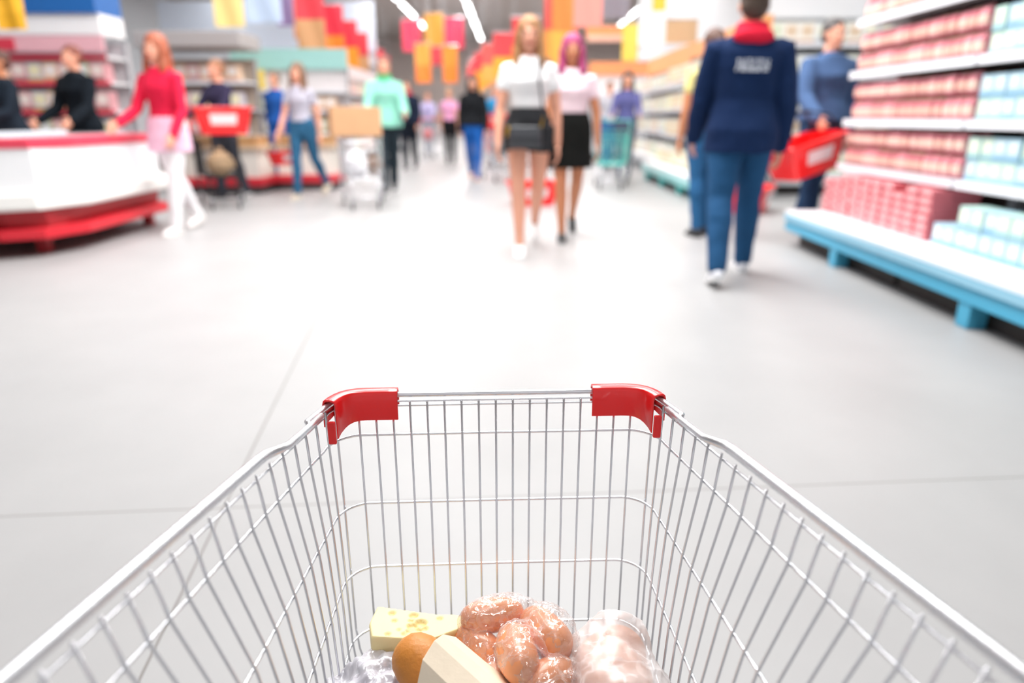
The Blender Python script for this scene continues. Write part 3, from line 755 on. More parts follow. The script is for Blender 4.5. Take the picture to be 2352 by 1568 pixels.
mb.build('blouse_hem', cloth('efc3d9'), wr_, vox=.009, sm=2)
person(195, 8.0, 1.76, 160, 'shopper in black coat standing behind the white counter', male=True, top=('jacket', '101820', .84), bottom=('trousers', '14161c'), hair=('short', '7c3f30'), shoes=('shoe', '222222'), arms=(20, 40, 20, 40), legs=(4, 2, -4, 4), det=1)
person(30, 7.35, 1.66, 150, 'shopper in dark navy jumper at the far left behind the counter', top=('long', '1b2530', .84), bottom=('trousers', '23252d'), hair=('short', '5c3a30'), shoes=('shoe', '222222'), arms=(24, 60, 24, 60), legs=(4, 2, -4, 4), det=1, skin=SKIN2)

# ------------------------------------------------------------------ shopping baskets
def basket(loc, rz, label, col=REDP, s=1.0, handle_up=True, tilt=(0, 0), wheels=False, group='red hand baskets'):
    e = empty('shopping_basket', loc, rz); e.rotation_euler = (tilt[0], tilt[1], rz); e.scale = (s, s, s)
    tag(e, label, 'basket', group)
    Hh = .22; mb = MB(); th = .006
    def rect(a, b, z, r=.03):
        out = []
        for cx, cy, a0 in ((a - r, b - r, 0), (-a + r, b - r, 90), (-a + r, -b + r, 180), (a - r, -b + r, 270)):
            for k in range(5): out.append(V((cx + r * cos(R(a0 + k * 22.5)), cy + r * sin(R(a0 + k * 22.5)), z)))
        return out
    mb.loft([rect(.18, .11, .004), rect(.182, .112, 0), rect(.235, .155, Hh), rect(.229, .149, Hh), rect(.178, .108, .008)], cap=True)
    mb.build('tub', col, e)
    mb = MB()
    mb.loft([rect(.245, .165, Hh - .02), rect(.25, .17, Hh), rect(.243, .163, Hh + .004), rect(.228, .148, Hh), rect(.228, .148, Hh - .02)], cap=False).build('rim', col, e)
    for sy in (1,):
        mb = MB()
        for k in range(9):
            x = -.17 + .0425 * k
            if sy < 0: continue
            mb.add([(x - .006, sy * .122, .04), (x + .006, sy * .122, .04), (x + .007, sy * .1515, .18), (x - .007, sy * .1515, .18)], [(0, 1, 2, 3)])
        o = mb.build('side_ribs', mat('dark_red_plastic', 'b00c12', .5), e); so = o.modifiers.new('t', 'SOLIDIFY'); so.thickness = .008; so.offset = 0
    if handle_up:
        for sy in (-1, 1):
            MB().tube([(-.2, sy * .13, Hh), (-.17, sy * .07, Hh + .12), (-.05, sy * .015, Hh + .17), (.05, sy * .015, Hh + .17), (.17, sy * .07, Hh + .12), (.2, sy * .13, Hh)], .007, 8).build('handle', DARKM, e, smooth=True)
    MB().add([(-.12, -.140, .07), (.12, -.140, .07), (.12, -.157, .17), (-.12, -.157, .17)], [(0, 1, 2, 3)])
    o = MB().add([(-.10, -.1325, .08), (.10, -.1325, .08), (.11, -.155, .165), (-.11, -.155, .165)], [(0, 1, 2, 3)]).build('label_plate', mat('white_plate', 'f7e9ea', .4), e)
    so = o.modifiers.new('t', 'SOLIDIFY'); so.thickness = .004
    if wheels:
        for sx in (-1, 1): MB().tube([(sx * .15, -.09, .0), (sx * .15, -.06, 0.0)], .02, 12).build('wheel', RUBBER, e)
        MB().tube([(.23, -.05, Hh), (.5, -.04, .72), (.5, .04, .72), (.23, .05, Hh)], .008, 8).build('pull_handle', DARKM, e, smooth=True)
    return e
# held by the man on the right
hp = at(1848, 398, 6.05)
# his right hand holds the handles
wr = to_world(pr, A[1][2]); 
basket(hp, R(24), 'large bright red basket with white plate carried by the man in blue-grey jacket', s=1.3, tilt=(R(-2), R(-13)))
basket(ground(1722, 486), R(60), 'red basket standing on the floor farther back behind the legs of the navy jacket man', s=1.3)
basket(ground(1224, 470), R(15), 'red basket standing on the floor behind the bare legs of the woman in white', s=1.25, wheels=False)
basket(at(650, 378, 9.75), R(60), 'small red basket hanging from the hand of the young woman in lilac-grey', s=.75)

# ------------------------------------------------------------------ other trolleys
def trolley(px, Y, rz, label, frame=STEEL, col=None, handle=REDP, h=.95, gx=None):
    e = empty('shopping_trolley', (atx(px, Y, .5) if gx is None else gx, Y, 0), R(rz)); tag(e, label, 'shopping trolley', 'trolleys pushed by other shoppers')
    m_ = col or frame
    def hw(y, z): return .17 + (.08 * (y + .42) / .84) + .04 * (z - .4)
    mb = MB()
    for z in (.36, .46, .56, .66, .76):
        r = .006 if z > .7 else .0035
        pts = [V((hw(-.42, z), .42, z)), V((hw(-.42, z) * .96, -.42, z))]
        mb.tube([(-hw(.42, z), .42, z + .06), (-hw(-.42, z), -.42, z), (hw(-.42, z), -.42, z), (hw(.42, z), .42, z + .06), (-hw(.42, z), .42, z + .06)], r, 6)
    for k in range(17):
        y = -.42 + .84 * k / 16
        for sx in (-1, 1): mb.tube([(sx * hw(y, .76), y, .76 + .03 * k / 8), (sx * hw(y, .36), y, .36)], .003, 5)
        mb.tube([(-hw(y, .36), y, .36), (hw(y, .36), y, .36)], .003, 5)
    for k in range(9):
        x = -.15 + .3 * k / 8
        mb.tube([(x, -.42, .76), (x, -.42, .36), (x, .42, .36), (x * 1.3, .42, .82)], .003, 5)
    mb.build('basket', m_, e)
    MB().tube([(-.27, .45, .84), (-.26, .52, .98), (.26, .52, .98), (.27, .45, .84)], .014, 8).build('push_handle', handle, e, smooth=True)
    mb = MB()
    for sx in (-1, 1): mb.tube([(sx * .26, .46, .86), (sx * .25, .42, .3), (sx * .24, .40, .16), (sx * .15, -.38, .14), (sx * .15, -.3, .36)], .012, 7)
    mb.tube([(-.24, .40, .16), (.24, .40, .16)], .01, 6); mb.tube([(-.15, -.38, .14), (.15, -.38, .14)], .01, 6)
    mb.build('chassis', frame, e, smooth=True)
    for x, y in ((-.15, -.36), (.15, -.36), (-.24, .40), (.24, .40)): caster(e, x, y)
    return e
def load_box(t, lx, ly, z, sx, sy, sz, m_, name, label, cat, rz=0):
    M = Matrix.Translation(t.location) @ Matrix.Rotation(t.rotation_euler[2], 4, 'Z')
    o = MB().box(-sx / 2, sx / 2, -sy / 2, sy / 2, 0, sz).build(name, m_, None, bevel=.006)
    o.location = M @ V((lx, ly, z)); o.rotation_euler = (0, 0, t.rotation_euler[2] + R(rz)); tag(o, label, cat); return o
def sack(t, lx, ly, z, r, m_, name, label, cat, seed=1):
    M = Matrix.Translation(t.location) @ Matrix.Rotation(t.rotation_euler[2], 4, 'Z')
    mb = MB(); mb.ell((0, 0, r[2]), r, 18, 12); mb.tube([(0, 0, r[2] * 1.8), (0, 0, r[2] * 2.3)], [r[0] * .4, r[0] * .2], 10)
    o = mb.build(name, m_, None, vox=.012, sm=3); lumpy(o.data, .02, 9, seed); o.location = M @ V((lx, ly, z)); tag(o, label, cat); return o
CARD = mat('cardboard', 'c99c74', .8, var=.08)
t1 = trolley(832, 8.35, 14, 'silver trolley loaded with a cardboard box and bags, pushed by mint jacket shopper')
bx_ = load_box(t1, -.06, .0, .815, .56, .40, .32, CARD, 'cardboard_box', 'open cardboard box riding on top of the silver loaded trolley', 'box', 6)
MB().box(-.27, .27, -.02, .02, .321, .325).build('packing_tape', mat('tape_brown', '9c7658', .3), bx_)
sack(t1, -.08, -.2, .37, (.14, .15, .14), mat('white_sack', 'e9e9ee', .6), 'carrier_bag', 'white carrier bag in the loaded silver trolley under the box', 'bag')
sack(t1, .12, .12, .37, (.12, .15, .12), mat('brown_sack', '8a6a52', .7), 'carrier_bag', 'brown bag in the loaded silver trolley near the push handle', 'bag', 4)
t2 = trolley(520, 9.0, 25, 'dark trolley full of groceries beside the red-based produce stand', frame=DARKM)
t2.location = (atx(520, 8.6, .5), 8.4, 0)
sack(t2, 0, -.15, .37, (.15, .2, .14), mat('tan_sack', 'b99b78', .7), 'grocery_bag', 'tan grocery bag heaped in the dark trolley', 'bag', 2)
TEAL = mat('teal_plastic', '55b4ac', .4)
t3 = trolley(1405, 10.6, -8, 'trolley with teal plastic basket near the right shelves', col=TEAL, handle=TEAL)
t4 = trolley(1142, 14.6, 0, 'distant red plastic trolley behind the black-haired woman', col=REDP)
t5 = trolley(985, 18.9, 0, 'most distant silver trolley with a red bag in the aisle')
sack(t5, 0, -.2, .45, (.14, .14, .14), mat('red_sack', 'd2636a', .6), 'red_bag', 'pale red bag in the most distant trolley', 'bag', 6)
t6 = trolley(1160, 11.9, 10, 'grey trolley with dark bag half hidden behind the woman in white', handle=DARKM)
t6.location.x = atx(1150, 11.9, .5)
sack(t6, 0, 0, .40, (.16, .2, .13), mat('dark_sack', '4a4a50', .7), 'dark_bag', 'dark bag inside the grey trolley behind the woman in white', 'bag', 8)

basket(V((t4.location.x, 14.55, .84)), R(0), 'small red basket riding on the distant trolley by the blue shopper', s=1.1, handle_up=False)
basket(V((t2.location.x + .12, 8.35, .835)), R(25), 'red basket resting on the black trolley near the dark vest shopper', s=1.35, handle_up=False)

# ------------------------------------------------------------------ shelving
SHW = mat('shelf_white', 'eef0f3', .4)
def shelving(name, X0, Y0, rz, length, heights, depth, label, cat='shelving', deck=.29, plinth='4aa9cc', plinth2='8fc3da', feet=(0.25, 1.75), deckout=.38, top=2.15, header=None, hh=.3, back='d8dadd', feetc=None, rail='e6e8ee'):
    """local: x along the run, front faces -y, depth goes +y"""
    e = empty(name, (X0, Y0, 0), rz); tag(e, label, cat)
    MB().box(0, length, depth, depth + .04, .12, top).build('back_panel', cm(back), e)
    MB().box(0, length, -deckout, depth, deck - .03, deck).build('base_deck', SHW, e, bevel=.006)
    MB().box(.0, length, -deckout + .012, -deckout + .03, deck - .16, deck - .032).build('kick_plate', cm(plinth, .35), e)
    MB().box(.0, length, -deckout - .004, -deckout + .012, deck - .075, deck - .03).build('bumper_strip', cm(plinth2, .35), e)
    for f in feet:
        if f < length: MB().box(f - .05, f + .05, -deckout + .02, -deckout + .12, 0, deck - .16).build('foot', cm(feetc or plinth, .4), e, bevel=.006)
    MB().box(0.02, length - .02, -deckout + .14, depth, 0.0, deck - .03).build('shadow_base', cm('3a3532'), e)  # base run forward and coloured dark for the shadow under the deck
    for h in heights:
        s_ = MB().box(.01, length - .01, 0, depth, h - .03, h).build('shelf', SHW, e)
        MB().box(.01, length - .01, -.012, 0, h - .045, h + .01).build('price_rail', cm(rail, .35), s_)
    for x in (.015, length - .015): MB().box(x - .015, x + .015, depth - .05, depth, .1, top).build('upright', cm('9a9da3', .4), e)
    if header:
        MB().box(0, length, depth - .12 if depth > .3 else 0, depth, top, top + hh).build('header_board', cm(header, .5), e)
    return e
PR = {}
def printed(name, c1, c2, c3):
    """carton print: coloured pack with a pale panel and a darker band"""
    if name in PR: return PR[name]
    PR[name] = [cm(c1, .4), cm(c2, .4), cm(c3, .4)]; return PR[name]
def pack_mesh(name, w, d, h, mats, round_=0.004):
    mb = MB(); mb.box(-w / 2, w / 2, 0, d, 0, h, 0)
    mb.box(-w * .36, w * .36, -.0015, .0, h * .35, h * .85, 1)
    mb.box(-w / 2, w / 2, -.001, .0, h * .04, h * .18, 2)
    me = mb.mesh(name)
    for m_ in mats: me.materials.append(m_)
    me.polygons.foreach_set('material_index', mb.m); return me
def pouch_mesh(name, w, d, h, mats):
    mb = MB(); rings = []
    for k in range(9):
        t = k / 8; z = h * t; b = d / 2 * (sin(pi * min(1, max(0, t))) ** .5) + .002
        rings.append([V((w / 2 * (abs(cos(a)) ** .5) * (1 if cos(a) > 0 else -1), d / 2 + b * sin(a), z)) for a in [2 * pi * j / 12 for j in range(12)]])
    mb.loft(rings)
    mi = [1 if (2 <= i // 12 <= 4 and 7 <= i % 12 <= 10) else (2 if i // 12 in (0, 7) else 0) for i in range(len(mb.f))]
    me = mb.mesh(name)
    for m_ in mats: me.materials.append(m_)
    me.polygons.foreach_set('material_index', mi); return me
def stock(unit, me, name, cat, x0, x1, w, z, h, layers, yoff, label, group, jit=.004, skip=0, seed=0, rows=1):
    M = Matrix.Translation(unit.location) @ Matrix.Rotation(unit.rotation_euler[2], 4, 'Z')
    rnd = random.Random(seed + int(z * 100)); n = int((x1 - x0) / w)
    meshes = me if isinstance(me, list) else [me]
    for i in range(n):
        l_ = layers - (1 if rnd.random() < skip else 0)
        for k in range(l_):
            o = D.objects.new(name, rnd.choice(meshes)); COL.objects.link(o)
            o.location = M @ V((x0 + w * (i + .5) + 0, yoff + rnd.uniform(0, jit * 3), z + .0005 + k * h)); o.rotation_euler = (0, 0, unit.rotation_euler[2] + R(rnd.uniform(-2, 2)))
            tag(o, label, cat, group)
# R1: along the right, front at X=2.62, deck lip at X=2.27; rz=-90 so local x runs toward -Y (towards camera), front faces -X
HS = (.66, 1.0, 1.35, 1.72)
r1 = shelving('shelving_unit', 2.66, 5.75, R(-90), 1.55, HS, .42, 'white shelving bay stocked with pink and red packs, right of the carried red basket', feet=(.9,), deckout=.38, back='5f4c48')
r2 = shelving('shelving_unit', 2.66, 4.195, R(-90), 1.75, HS, .42, 'nearest shelving bay at the right edge stocked with pale blue packs', feet=(.84,), deckout=.38, back='5a4a46')
brick = pack_mesh('red_pack', .145, .3, .05, printed('a', 'd27078', 'ecb4b4', 'c4606a'))
stock(r1, brick, 'red_pack', 'pack', .02, 1.53, .15, .29, .052, 6, -.10, 'flat red pack stacked on the lowest deck of the pink-stocked bay', 'red packs stacked on the base deck', skip=.15)
pk = [pouch_mesh('pink_packet', .095, .07, .14, printed('b', 'd8808c', 'efcdbd', '9a5a5c')), pouch_mesh('pink_packet', .095, .07, .14, printed('c', 'bf6070', 'e6b9a8', '8a6650'))]
for h_, nm in ((.66, 'second'), (1.0, 'third'), (1.35, 'fourth'), (1.72, 'top')):
    for rw in (0, 1):
        stock(r1, pk, 'pink_packet', 'packet', .02, 1.53, .1, h_, .14, 2, .02 + .12 * rw, 'pink and red snack packet standing on the %s shelf of the pink-stocked bay' % nm, 'pink packets on the %s shelf' % nm, seed=rw)
    tb = pack_mesh('small_carton', .095, .10, .1, printed('d', 'c87a5c', 'e3b7b0', 'a33b4d'))
    stock(r1, [pk[0], pk[1]], 'pink_packet', 'packet', .02, 1.53, .1, h_ + (.0), .15, 1, .28, 'pink and red snack packet standing on the %s shelf of the pink-stocked bay' % nm, 'pink packets on the %s shelf' % nm, seed=7)
bl = [pack_mesh('blue_carton', .105, .16, .125, printed('e', 'a9cbdc', 'dce8e4', '7fb0cc')), pack_mesh('blue_carton', .105, .16, .125, printed('f', 'b8d8d0', 'e6ecd8', '8cb8c8'))]
for h_, nm, ly in ((.29, 'lowest', 2), (.66, 'second', 2), (1.0, 'third', 2), (1.35, 'fourth', 2), (1.72, 'top', 1)):
    stock(r2, bl, 'blue_carton', 'carton', .02, 1.2, .11, h_, .127, ly, -.1 if h_ < .5 else .02, 'pale blue and green carton on the %s shelf of the nearest bay' % nm, 'pale blue cartons on the %s shelf' % nm, seed=3, skip=.1)
# R2 gondola farther along on the right
cr = [pack_mesh('cream_carton', .17, .2, .24, printed('g', 'f3ecc8', 'fdf9e6', 'e0cf7c')), pack_mesh('cream_carton', .17, .2, .24, printed('h', 'efe7d6', 'f5d9b8', 'd59a68')), pack_mesh('cream_carton', .17, .2, .24, printed('i', 'f7f4ec', 'e9e6a8', 'c7cfa0'))]
r3 = shelving('shelving_unit', 2.62, 12.4, R(-90), 3.6, (.75, 1.15, 1.55), .45, 'shelving run with cream and yellow cartons on teal feet, behind the magenta-haired woman', plinth='8fd6d6', plinth2='c8eef0', feetc='4fb9b6', feet=(.3, 1.5, 2.7, 3.4), deckout=.34, header='e9a06a', hh=.22, top=1.95)
for h_, nm in ((.29, 'lowest'), (.75, 'second'), (1.15, 'third'), (1.55, 'top')):
    stock(r3, cr, 'cream_carton', 'carton', .02, 3.58, .18, h_, .24, 1, .02 if h_ > .5 else -.1, 'cream and yellow carton on the %s shelf of the teal-footed run' % nm, 'cream cartons on the %s shelf' % nm, seed=5)
# cross aisle behind the navy jacket man
r4 = shelving('shelving_unit', 3.35, 9.8, 0, 3.6, (.75, 1.15, 1.55, 1.95), .45, 'white shelving facing the aisle behind the navy jacket man', plinth='c9d0d4', plinth2='e6eaec', deckout=.2, header='d8d9dc', hh=.3, top=2.3)
gr_ = [pack_mesh('pale_carton', .2, .2, .26, printed('j', 'e9ebdf', 'cfd8bd', '9fb08c')), pack_mesh('pale_carton', .2, .2, .26, printed('k', 'f4f2ea', 'd9c2a8', 'b98f70')), pack_mesh('pale_carton', .2, .2, .26, printed('l', 'dfe4e6', 'f4f4e0', 'a4a8ac'))]
for h_, nm in ((.29, 'lowest'), (.75, 'second'), (1.15, 'third'), (1.55, 'fourth'), (1.95, 'top')):
    stock(r4, gr_, 'pale_carton', 'carton', .02, 3.58, .21, h_, .26, 1, .02 if h_ > .5 else 0, 'pale cream and green carton on the %s shelf behind the navy jacket man' % nm, 'pale cartons on the %s shelf' % nm, seed=9)
r5 = shelving('shelving_unit', 2.9, 17.5, R(-90), 4.2, (.75, 1.15, 1.55), .45, 'far shelving run with orange header behind the cream cartons', plinth='c9d0d4', plinth2='e6eaec', deckout=.2, header='f5a468', hh=.35, top=1.95)
for h_, nm in ((.29, 'lowest'), (.75, 'second'), (1.15, 'third'), (1.55, 'top')):
    stock(r5, gr_, 'pale_carton', 'carton', .02, 4.18, .21, h_, .26, 1, .02 if h_ > .5 else 0, 'pale carton on the %s shelf of the far orange-headed run' % nm, 'far cartons on the %s shelf' % nm, seed=10)
r5b = shelving('shelving_unit', 1.95, 18.2, 0, 2.0, (.75, 1.15, 1.55), .4, 'far end display with orange header board above white shelves', plinth='c9d0d4', plinth2='e6eaec', deckout=.2, header='ffa56c', hh=.3, top=2.05, back='f6f6f8')
# left A: stall facing the aisle with blue header
r6 = shelving('market_stall', -9.8, 9.3, 0, 4.7, (.75, 1.1, 1.45, 1.76), .5, 'long stall with blue sign band, white fascia and red price strip at the left', plinth='cc2233', plinth2='e6d8da', deckout=.2, back='d9d3d6', rail='d9455a', top=1.95, feet=())
MB().box(0, 4.7, -.05, .5, 2.0, 2.24).build('white_fascia', WHITE, r6)
MB().box(0, 4.7, -.1, .5, 2.24, 2.72).build('sign_band', cm('1763ad', .5), r6)
MB().box(0, 4.7, -.06, -.02, 1.80, 1.99).build('red_fascia', cm('e8b3bd', .5), r6)
MB().box(1.4, 3.6, -.075, -.06, 1.82, 1.96).build('red_sign', cm('d83a50', .5), r6)
mx = [pack_mesh('mixed_goods', .19, .2, .24, printed('m', 'd9a0a6', 'f0e3dc', '8a5b50')), pack_mesh('mixed_goods', .19, .2, .24, printed('n', 'cfc8d0', 'ece6c0', 'b0a048')), pack_mesh('mixed_goods', .19, .2, .24, printed('o', 'bfc89c', 'e9ecec', '7c8a58')), pack_mesh('mixed_goods', .19, .2, .24, printed('p', 'e8c8ac', 'f5eeea', 'c47a54'))]
for h_, nm in ((.75, 'lowest'), (1.1, 'middle'), (1.45, 'top')):
    stock(r6, mx, 'packaged_good', 'package', .02, 4.68, .2, h_, .24, 1, .02, 'mixed coloured package on the %s shelf of the blue-signed stall' % nm, 'packages on the %s stall shelf' % nm, seed=13)
# grey awning stall
r7 = shelving('market_stall', -5.42, 11.2, R(0), 1.35, (.75, 1.15, 1.55), .5, 'narrow stall with grey canopy between the blue and teal stalls', plinth='8c8c92', plinth2='b8b8be', deckout=.2, back='bfae9e', top=1.9, feet=())
MB().box(-.1, 1.45, -.4, .5, 2.0, 2.22).build('canopy', cm('a8a3a2'), r7, bevel=.02)
MB().box(-.02, .05, -.38, -.3, .26, 2.0).build('post', cm('8b8684'), r7)
for h_ in (.75, 1.15, 1.55): stock(r7, mx, 'packaged_good', 'package', .03, 1.33, .2, h_, .24, 1, .02, 'tan and beige package in the grey canopy stall', 'packages in the grey canopy stall', seed=17)
# left B: teal header stall
r8 = shelving('market_stall', -5.35, 13.6, 0, 2.2, (.75, 1.15, 1.5), .5, 'stall with teal header band and yellow poster, left of the aisle', plinth='d03040', plinth2='e8d8da', deckout=.2, header='9ccbc6', hh=.36, top=1.9, back='d7cfd0', feet=())
MB().box(.05, .75, -.04, -.02, 1.52, 1.86).build('yellow_poster', cm('f2d24e', .5), r8)
for h_, nm in ((.29, 'lowest'), (.75, 'second'), (1.15, 'third')): stock(r8, mx, 'packaged_good', 'package', .02, 2.18, .2, h_, .24, 1, .02, 'coloured package on the %s shelf of the teal-headed stall' % nm, 'packages on the %s teal stall shelf' % nm, seed=21)
r9 = shelving('shelving_unit', -3.75, 16.2, R(90), 8.0, (.75, 1.15, 1.55), .45, 'long distant shelving run along the left of the aisle', plinth='c9d0d4', plinth2='e6eaec', deckout=.2, header='dcd2d4', hh=.3, top=1.95, feet=())
for h_, nm in ((.29, 'lowest'), (.75, 'second'), (1.15, 'third'), (1.55, 'top')): stock(r9, mx, 'packaged_good', 'package', .02, 7.9, .25, h_, .24, 1, .02, 'package on the %s shelf of the long distant left run' % nm, 'packages on the %s distant left shelf' % nm, seed=25)
# tall far shelving closing the view
r10 = shelving('shelving_unit', -11.5, 24.0, 0, 7.0, (.9, 1.5, 2.1, 2.7), .5, 'tall far rack with pale goods behind the left banners', plinth='c9d0d4', plinth2='e6eaec', deckout=.1, header='dfe9f8', hh=1.5, top=3.1, feet=())
r11 = shelving('shelving_unit', 3.8, 22.0, 0, 8.0, (.9, 1.5, 2.1, 2.7), .5, 'tall far white rack at the right behind the hanging signs', plinth='c9d0d4', plinth2='e6eaec', deckout=.1, header='f6f7f9', hh=1.4, top=3.1, feet=(), back='eef0f2')

# ------------------------------------------------------------------ chest counter at the left
def counter():
    e = empty('chest_counter', (-3.45, 5.1, 0)); tag(e, 'white chest counter with red rim and red skirting at the left edge', 'counter')
    x0, x1, y0, y1 = -3.2, 0, 0, 2.0
    def rr(a, z): 
        c = .35
        return [V((x0, y0 - a, z)), V((x1 - c, y0 - a, z)), V((x1 - c * .3, y0 + c * .35 - a * .7, z)), V((x1 + a, y0 + c + .1, z)), V((x1 + a - .02, y1 - .2, z)), V((x1 - .2, y1 + a, z)), V((x0, y1 + a, z))]
    MB().loft([rr(0, .36), rr(0, .82)]).build('body', WHITE, e)
    MB().loft([rr(.06, .36), rr(.075, .38), rr(.075, .47), rr(.04, .50)]).build('lower_ledge', mat('ledge_white', 'f3f2ee', .4), e)
    MB().loft([rr(-.08, .13), rr(-.03, .36)]).build('skirting', cm('a80f1c', .4), e)
    MB().loft([rr(.03, .14), rr(.035, .15), rr(.035, .21), rr(.02, .22)]).build('bumper_rail', cm('d81f30', .35), e)
    MB().loft([rr(-.01, .80), rr(.02, .81), rr(.02, .87), rr(-.01, .875)]).build('top_rim', cm('df4058', .4), e)
    for p in ((-.3, .35), (-1.3, .2), (-2.3, .2), (-.2, 1.8)): MB().box(p[0] - .04, p[0] + .04, p[1] - .04, p[1] + .04, 0, .11).build('foot', cm('b51826', .4), e)
    MB().box(-3.1, -.3, .12, 1.85, .875, .885).build('glass_lid', mat('lid_glass', 'd8dee4', .1, coat=.5), e)
    for x in (-.9, -1.9): MB().box(x - .02, x + .02, .12, 1.85, .885, .905).build('lid_handle', cm('c8ccd2', .4), e)
    return e
counter()
# red-based produce stands with crates
def stand(px0, Y, wd, dp, label, gcol, n, rz=0):
    X0 = atx(px0, Y, .3); e = empty('produce_stand', (X0, Y, 0), R(rz)); tag(e, label, 'display stand', 'red-based produce stands')
    MB().box(0, wd, 0, dp, .10, .22).build('red_base', cm('d2303e', .4), e, bevel=.02)
    MB().box(.04, wd - .04, .04, dp - .04, 0, .10).build('plinth', cm('4a4648'), e)
    MB().box(.05, wd - .05, .05, dp - .05, .22, .60).build('body', cm('ece6dd'), e)
    MB().box(0, wd, 0, dp, .60, .64).build('tray_top', cm('d8c0a4'), e)
    k = int(wd / .42)
    for i in range(k):
        c = empty('produce_crate', e.location + Matrix.Rotation(R(rz), 3, 'Z') @ V((.04 + i * (wd - .08) / k, .06, .641)), R(rz))
        w_ = (wd - .08) / k - .02
        mb = MB(); mb.box(0, w_, 0, .5, 0, .02); mb.box(0, w_, 0, .015, .02, .13); mb.box(0, w_, .485, .5, .02, .13); mb.box(0, .015, .015, .485, .02, .13); mb.box(w_ - .015, w_, .015, .485, .02, .13)
        mb.build('crate_box', cm('b98d60'), c)
        side = ['left end', 'middle', 'right end'][0 if i == 0 else (2 if i == k - 1 else 1)]
        tag(c, 'wooden crate of produce on the %s, %s' % (n, side), 'crate', 'crates on the ' + n)
        fr = cm(gcol[i % len(gcol)], .5)
        for a in range(3):
            for b in range(4):
                if 'fr' + fr.name not in MC:
                    q = MB().ell((0, 0, 0), (.055, .055, .052), 12, 8).build('fruit', fr, smooth=True); MC['fr' + fr.name] = q.data
                else: q = D.objects.new('fruit', MC['fr' + fr.name]); COL.objects.link(q)
                q.location = c.location + Matrix.Rotation(R(rz), 3, 'Z') @ V((.07 + a * (w_ - .14) / 2, .075 + b * .115, .075 + random.uniform(0, .004))); q['no'] = 0; del q['no']
                tag(q, 'round fruit in a crate on the ' + n, 'fruit', 'fruit on the ' + n)
    return e
stand(395, 9.75, 1.25, .8, 'low red-based produce stand beside the dark trolley', ['b98a5a', 'c49a3c', '9a7a68'], 'stand beside the dark trolley')
stand(628, 10.3, .9, .8, 'second red-based produce stand near the blue-clothed person', ['c9c07a', 'dfe0c8', 'a8c080'], 'stand by the blue-clothed person')

# ------------------------------------------------------------------ hanging banners
def banner(px, py0, py1, Y, wpx, c1, c2=None, label='', group='hanging banners', frac=.55, name='hanging_banner', rz=0):
    zt = at(px, py0, Y).z; zb = at(px, py1, Y).z; w_ = wpx / FPX * Y * .97; x = atx(px, Y, (zt + zb) / 2)
    e = empty(name, (x, Y, zt), R(rz)); tag(e, label, 'banner', group)
    H_ = zt - zb; z1 = -H_ * frac if c2 else -H_
    def sheet(za, zb_, c, nm):
        rings = []
        for zi in range(7):
            z = za + (zb_ - za) * zi / 6
            top_ = [V((-w_ / 2 + w_ * k / 8, .02 * sin(k * .9 + z * 3) - .006, z)) for k in range(9)]
            bot = [V((p.x, p.y + .012, p.z)) for p in top_[::-1]]
            rings.append(top_ + bot)
        MB().loft(rings).build(nm, cm(c, .6), e, smooth=False)
    sheet(0, z1, c1, 'upper_panel')
    if c2: sheet(z1, -H_, c2, 'lower_panel')
    MB().tube([(-w_ / 2 - .03, 0, .01), (w_ / 2 + .03, 0, .01)], .012, 6).build('rod', STEEL, e)
    for sx in (-1, 1): MB().tube([(sx * w_ * .4, 0, .01), (sx * w_ * .4, 0, CEIL - zt)], .004, 4).build('cord', STEEL, e)
    return e
RED, ORG = 'e8323f', 'ff9a2e'
for k in range(7):
    t = k / 6; Y = 15 + 17 * t; x = 712 + 168 * (1 - 15 / Y) / (1 - 15 / 32.)
    zt = 3.55; py0 = 784 - FPX * tan(PITCH + math.atan((zt - CAMZ) / Y)); py1 = 784 - FPX * tan(PITCH + math.atan((2.35 - CAMZ) / Y))
    banner(x, py0, py1, Y, 62 * 15 / Y, ['e8404c', 'ea2f45', 'f0394a'][k % 3], ['d8a070', 'ff8a2a', 'ffa22e'][k % 3], 'red and orange banner in the row receding along the left of the aisle', 'left row of red and orange banners')
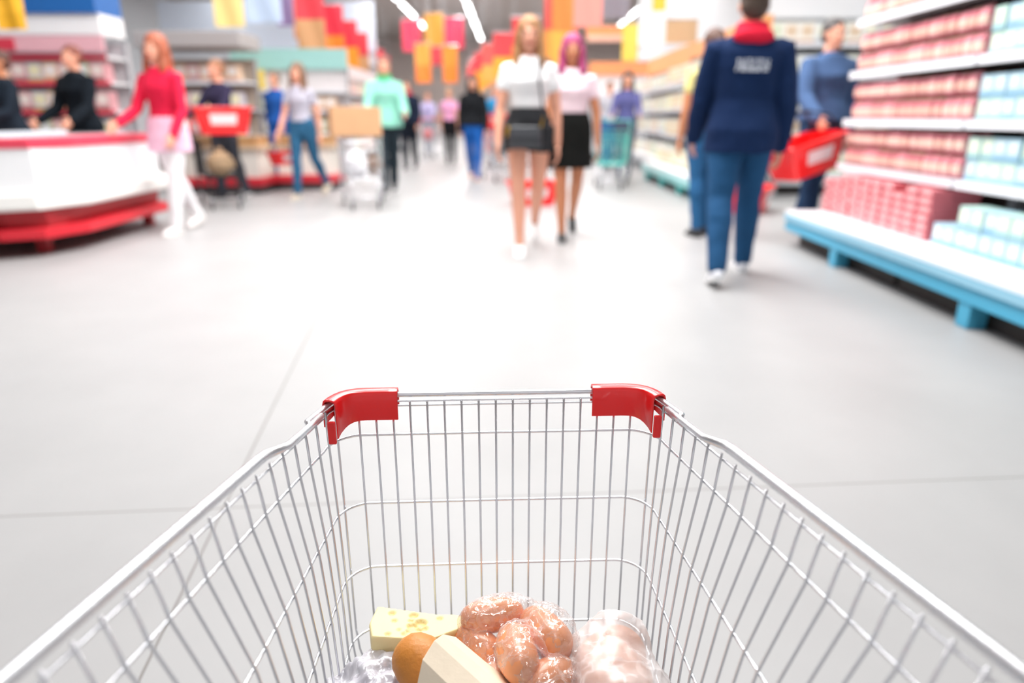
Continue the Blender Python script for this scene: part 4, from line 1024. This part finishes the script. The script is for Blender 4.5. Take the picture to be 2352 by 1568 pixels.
for k in range(8):
    t = k / 7; Y = 13.5 + 20 * t; x = 1088 + 200 * ((13.5 / Y - 13.5 / 33.5) / (1 - 13.5 / 33.5)) ** 1.5
    zt = 3.1; py0 = 784 - FPX * tan(PITCH + math.atan((zt - CAMZ) / Y)); py1 = 784 - FPX * tan(PITCH + math.atan((2.05 - CAMZ) / Y))
    banner(x, py0, py1, Y, 70 * 13.5 / Y, ['f0605a', 'ee3a44', 'f04a50'][k % 3], ['ffb056', 'ffa030', 'ffb23c'][k % 3], 'red and orange banner in the row receding along the right, behind the women', 'right row of red and orange banners')
for px, a, b, Y, w_, c1, c2, lab in (
    (945, 45, 118, 24, 40, 'ee4566', None, 'pinkish red banner left of the orange pair over the aisle'),
    (972, 100, 190, 22, 34, 'ffa84a', 'ff8f3a', 'orange banner below the left red banner over the aisle'),
    (997, 30, 105, 23, 42, 'd99a3c', None, 'mustard orange banner in the middle over the aisle'),
    (1000, 108, 150, 25, 30, 'd8505c', None, 'small red sign under the mustard banner'),
    (1043, 40, 112, 24, 40, 'ec3f62', None, 'pinkish red banner right of the mustard banner over the aisle'),
    (1034, 105, 190, 21, 32, 'ff9838', 'ff8a30', 'orange banner below the right red banner over the aisle'),
    (22, -20, 68, 7.2, 58, 'f0b52a', 'e2a91e', 'yellow banner at the top left corner'),
    (525, -20, 62, 11, 62, 'f4d88c', None, 'pale yellow banner right of the blue sign band'),
    (605, -20, 52, 14, 76, 'c9dcf6', None, 'pale blue banner between yellow and purple banners'),
    (655, -20, 60, 15.5, 36, '9a86b4', None, 'purple banner right of the pale blue one'),
    (690, 0, 90, 18, 30, 'f09a6a', None, 'salmon orange banner beside the purple banner'),
    (1350, -20, 62, 12, 62, 'f5988c', None, 'salmon pink banner above the magenta-haired woman'),
    (1292, -25, 150, 13, 46, 'f08a42', 'f6b44e', 'tall orange banner between the heads of the two women'),
    (1447, 55, 140, 13, 34, 'f8d560', None, 'yellow banner hanging over the dark-haired shopper'),
    (1415, -20, 42, 15, 60, '8d8690', None, 'grey-purple banner high above the orange header'),
    (1515, -20, 25, 12, 30, 'f0c040', None, 'small golden banner at the top edge over the cream cartons'),
    (1565, 45, 100, 15, 70, 'd9b48c', None, 'tan sign hanging behind the navy jacket man'),
    (1400, 60, 95, 20, 100, 'ff9d62', 'f7c0a8', 'wide orange sign above the distant right shelves')):
    banner(px, a, b, Y, w_, c1, c2, lab, 'single hanging banners')

D.scenes.remove(WORK)
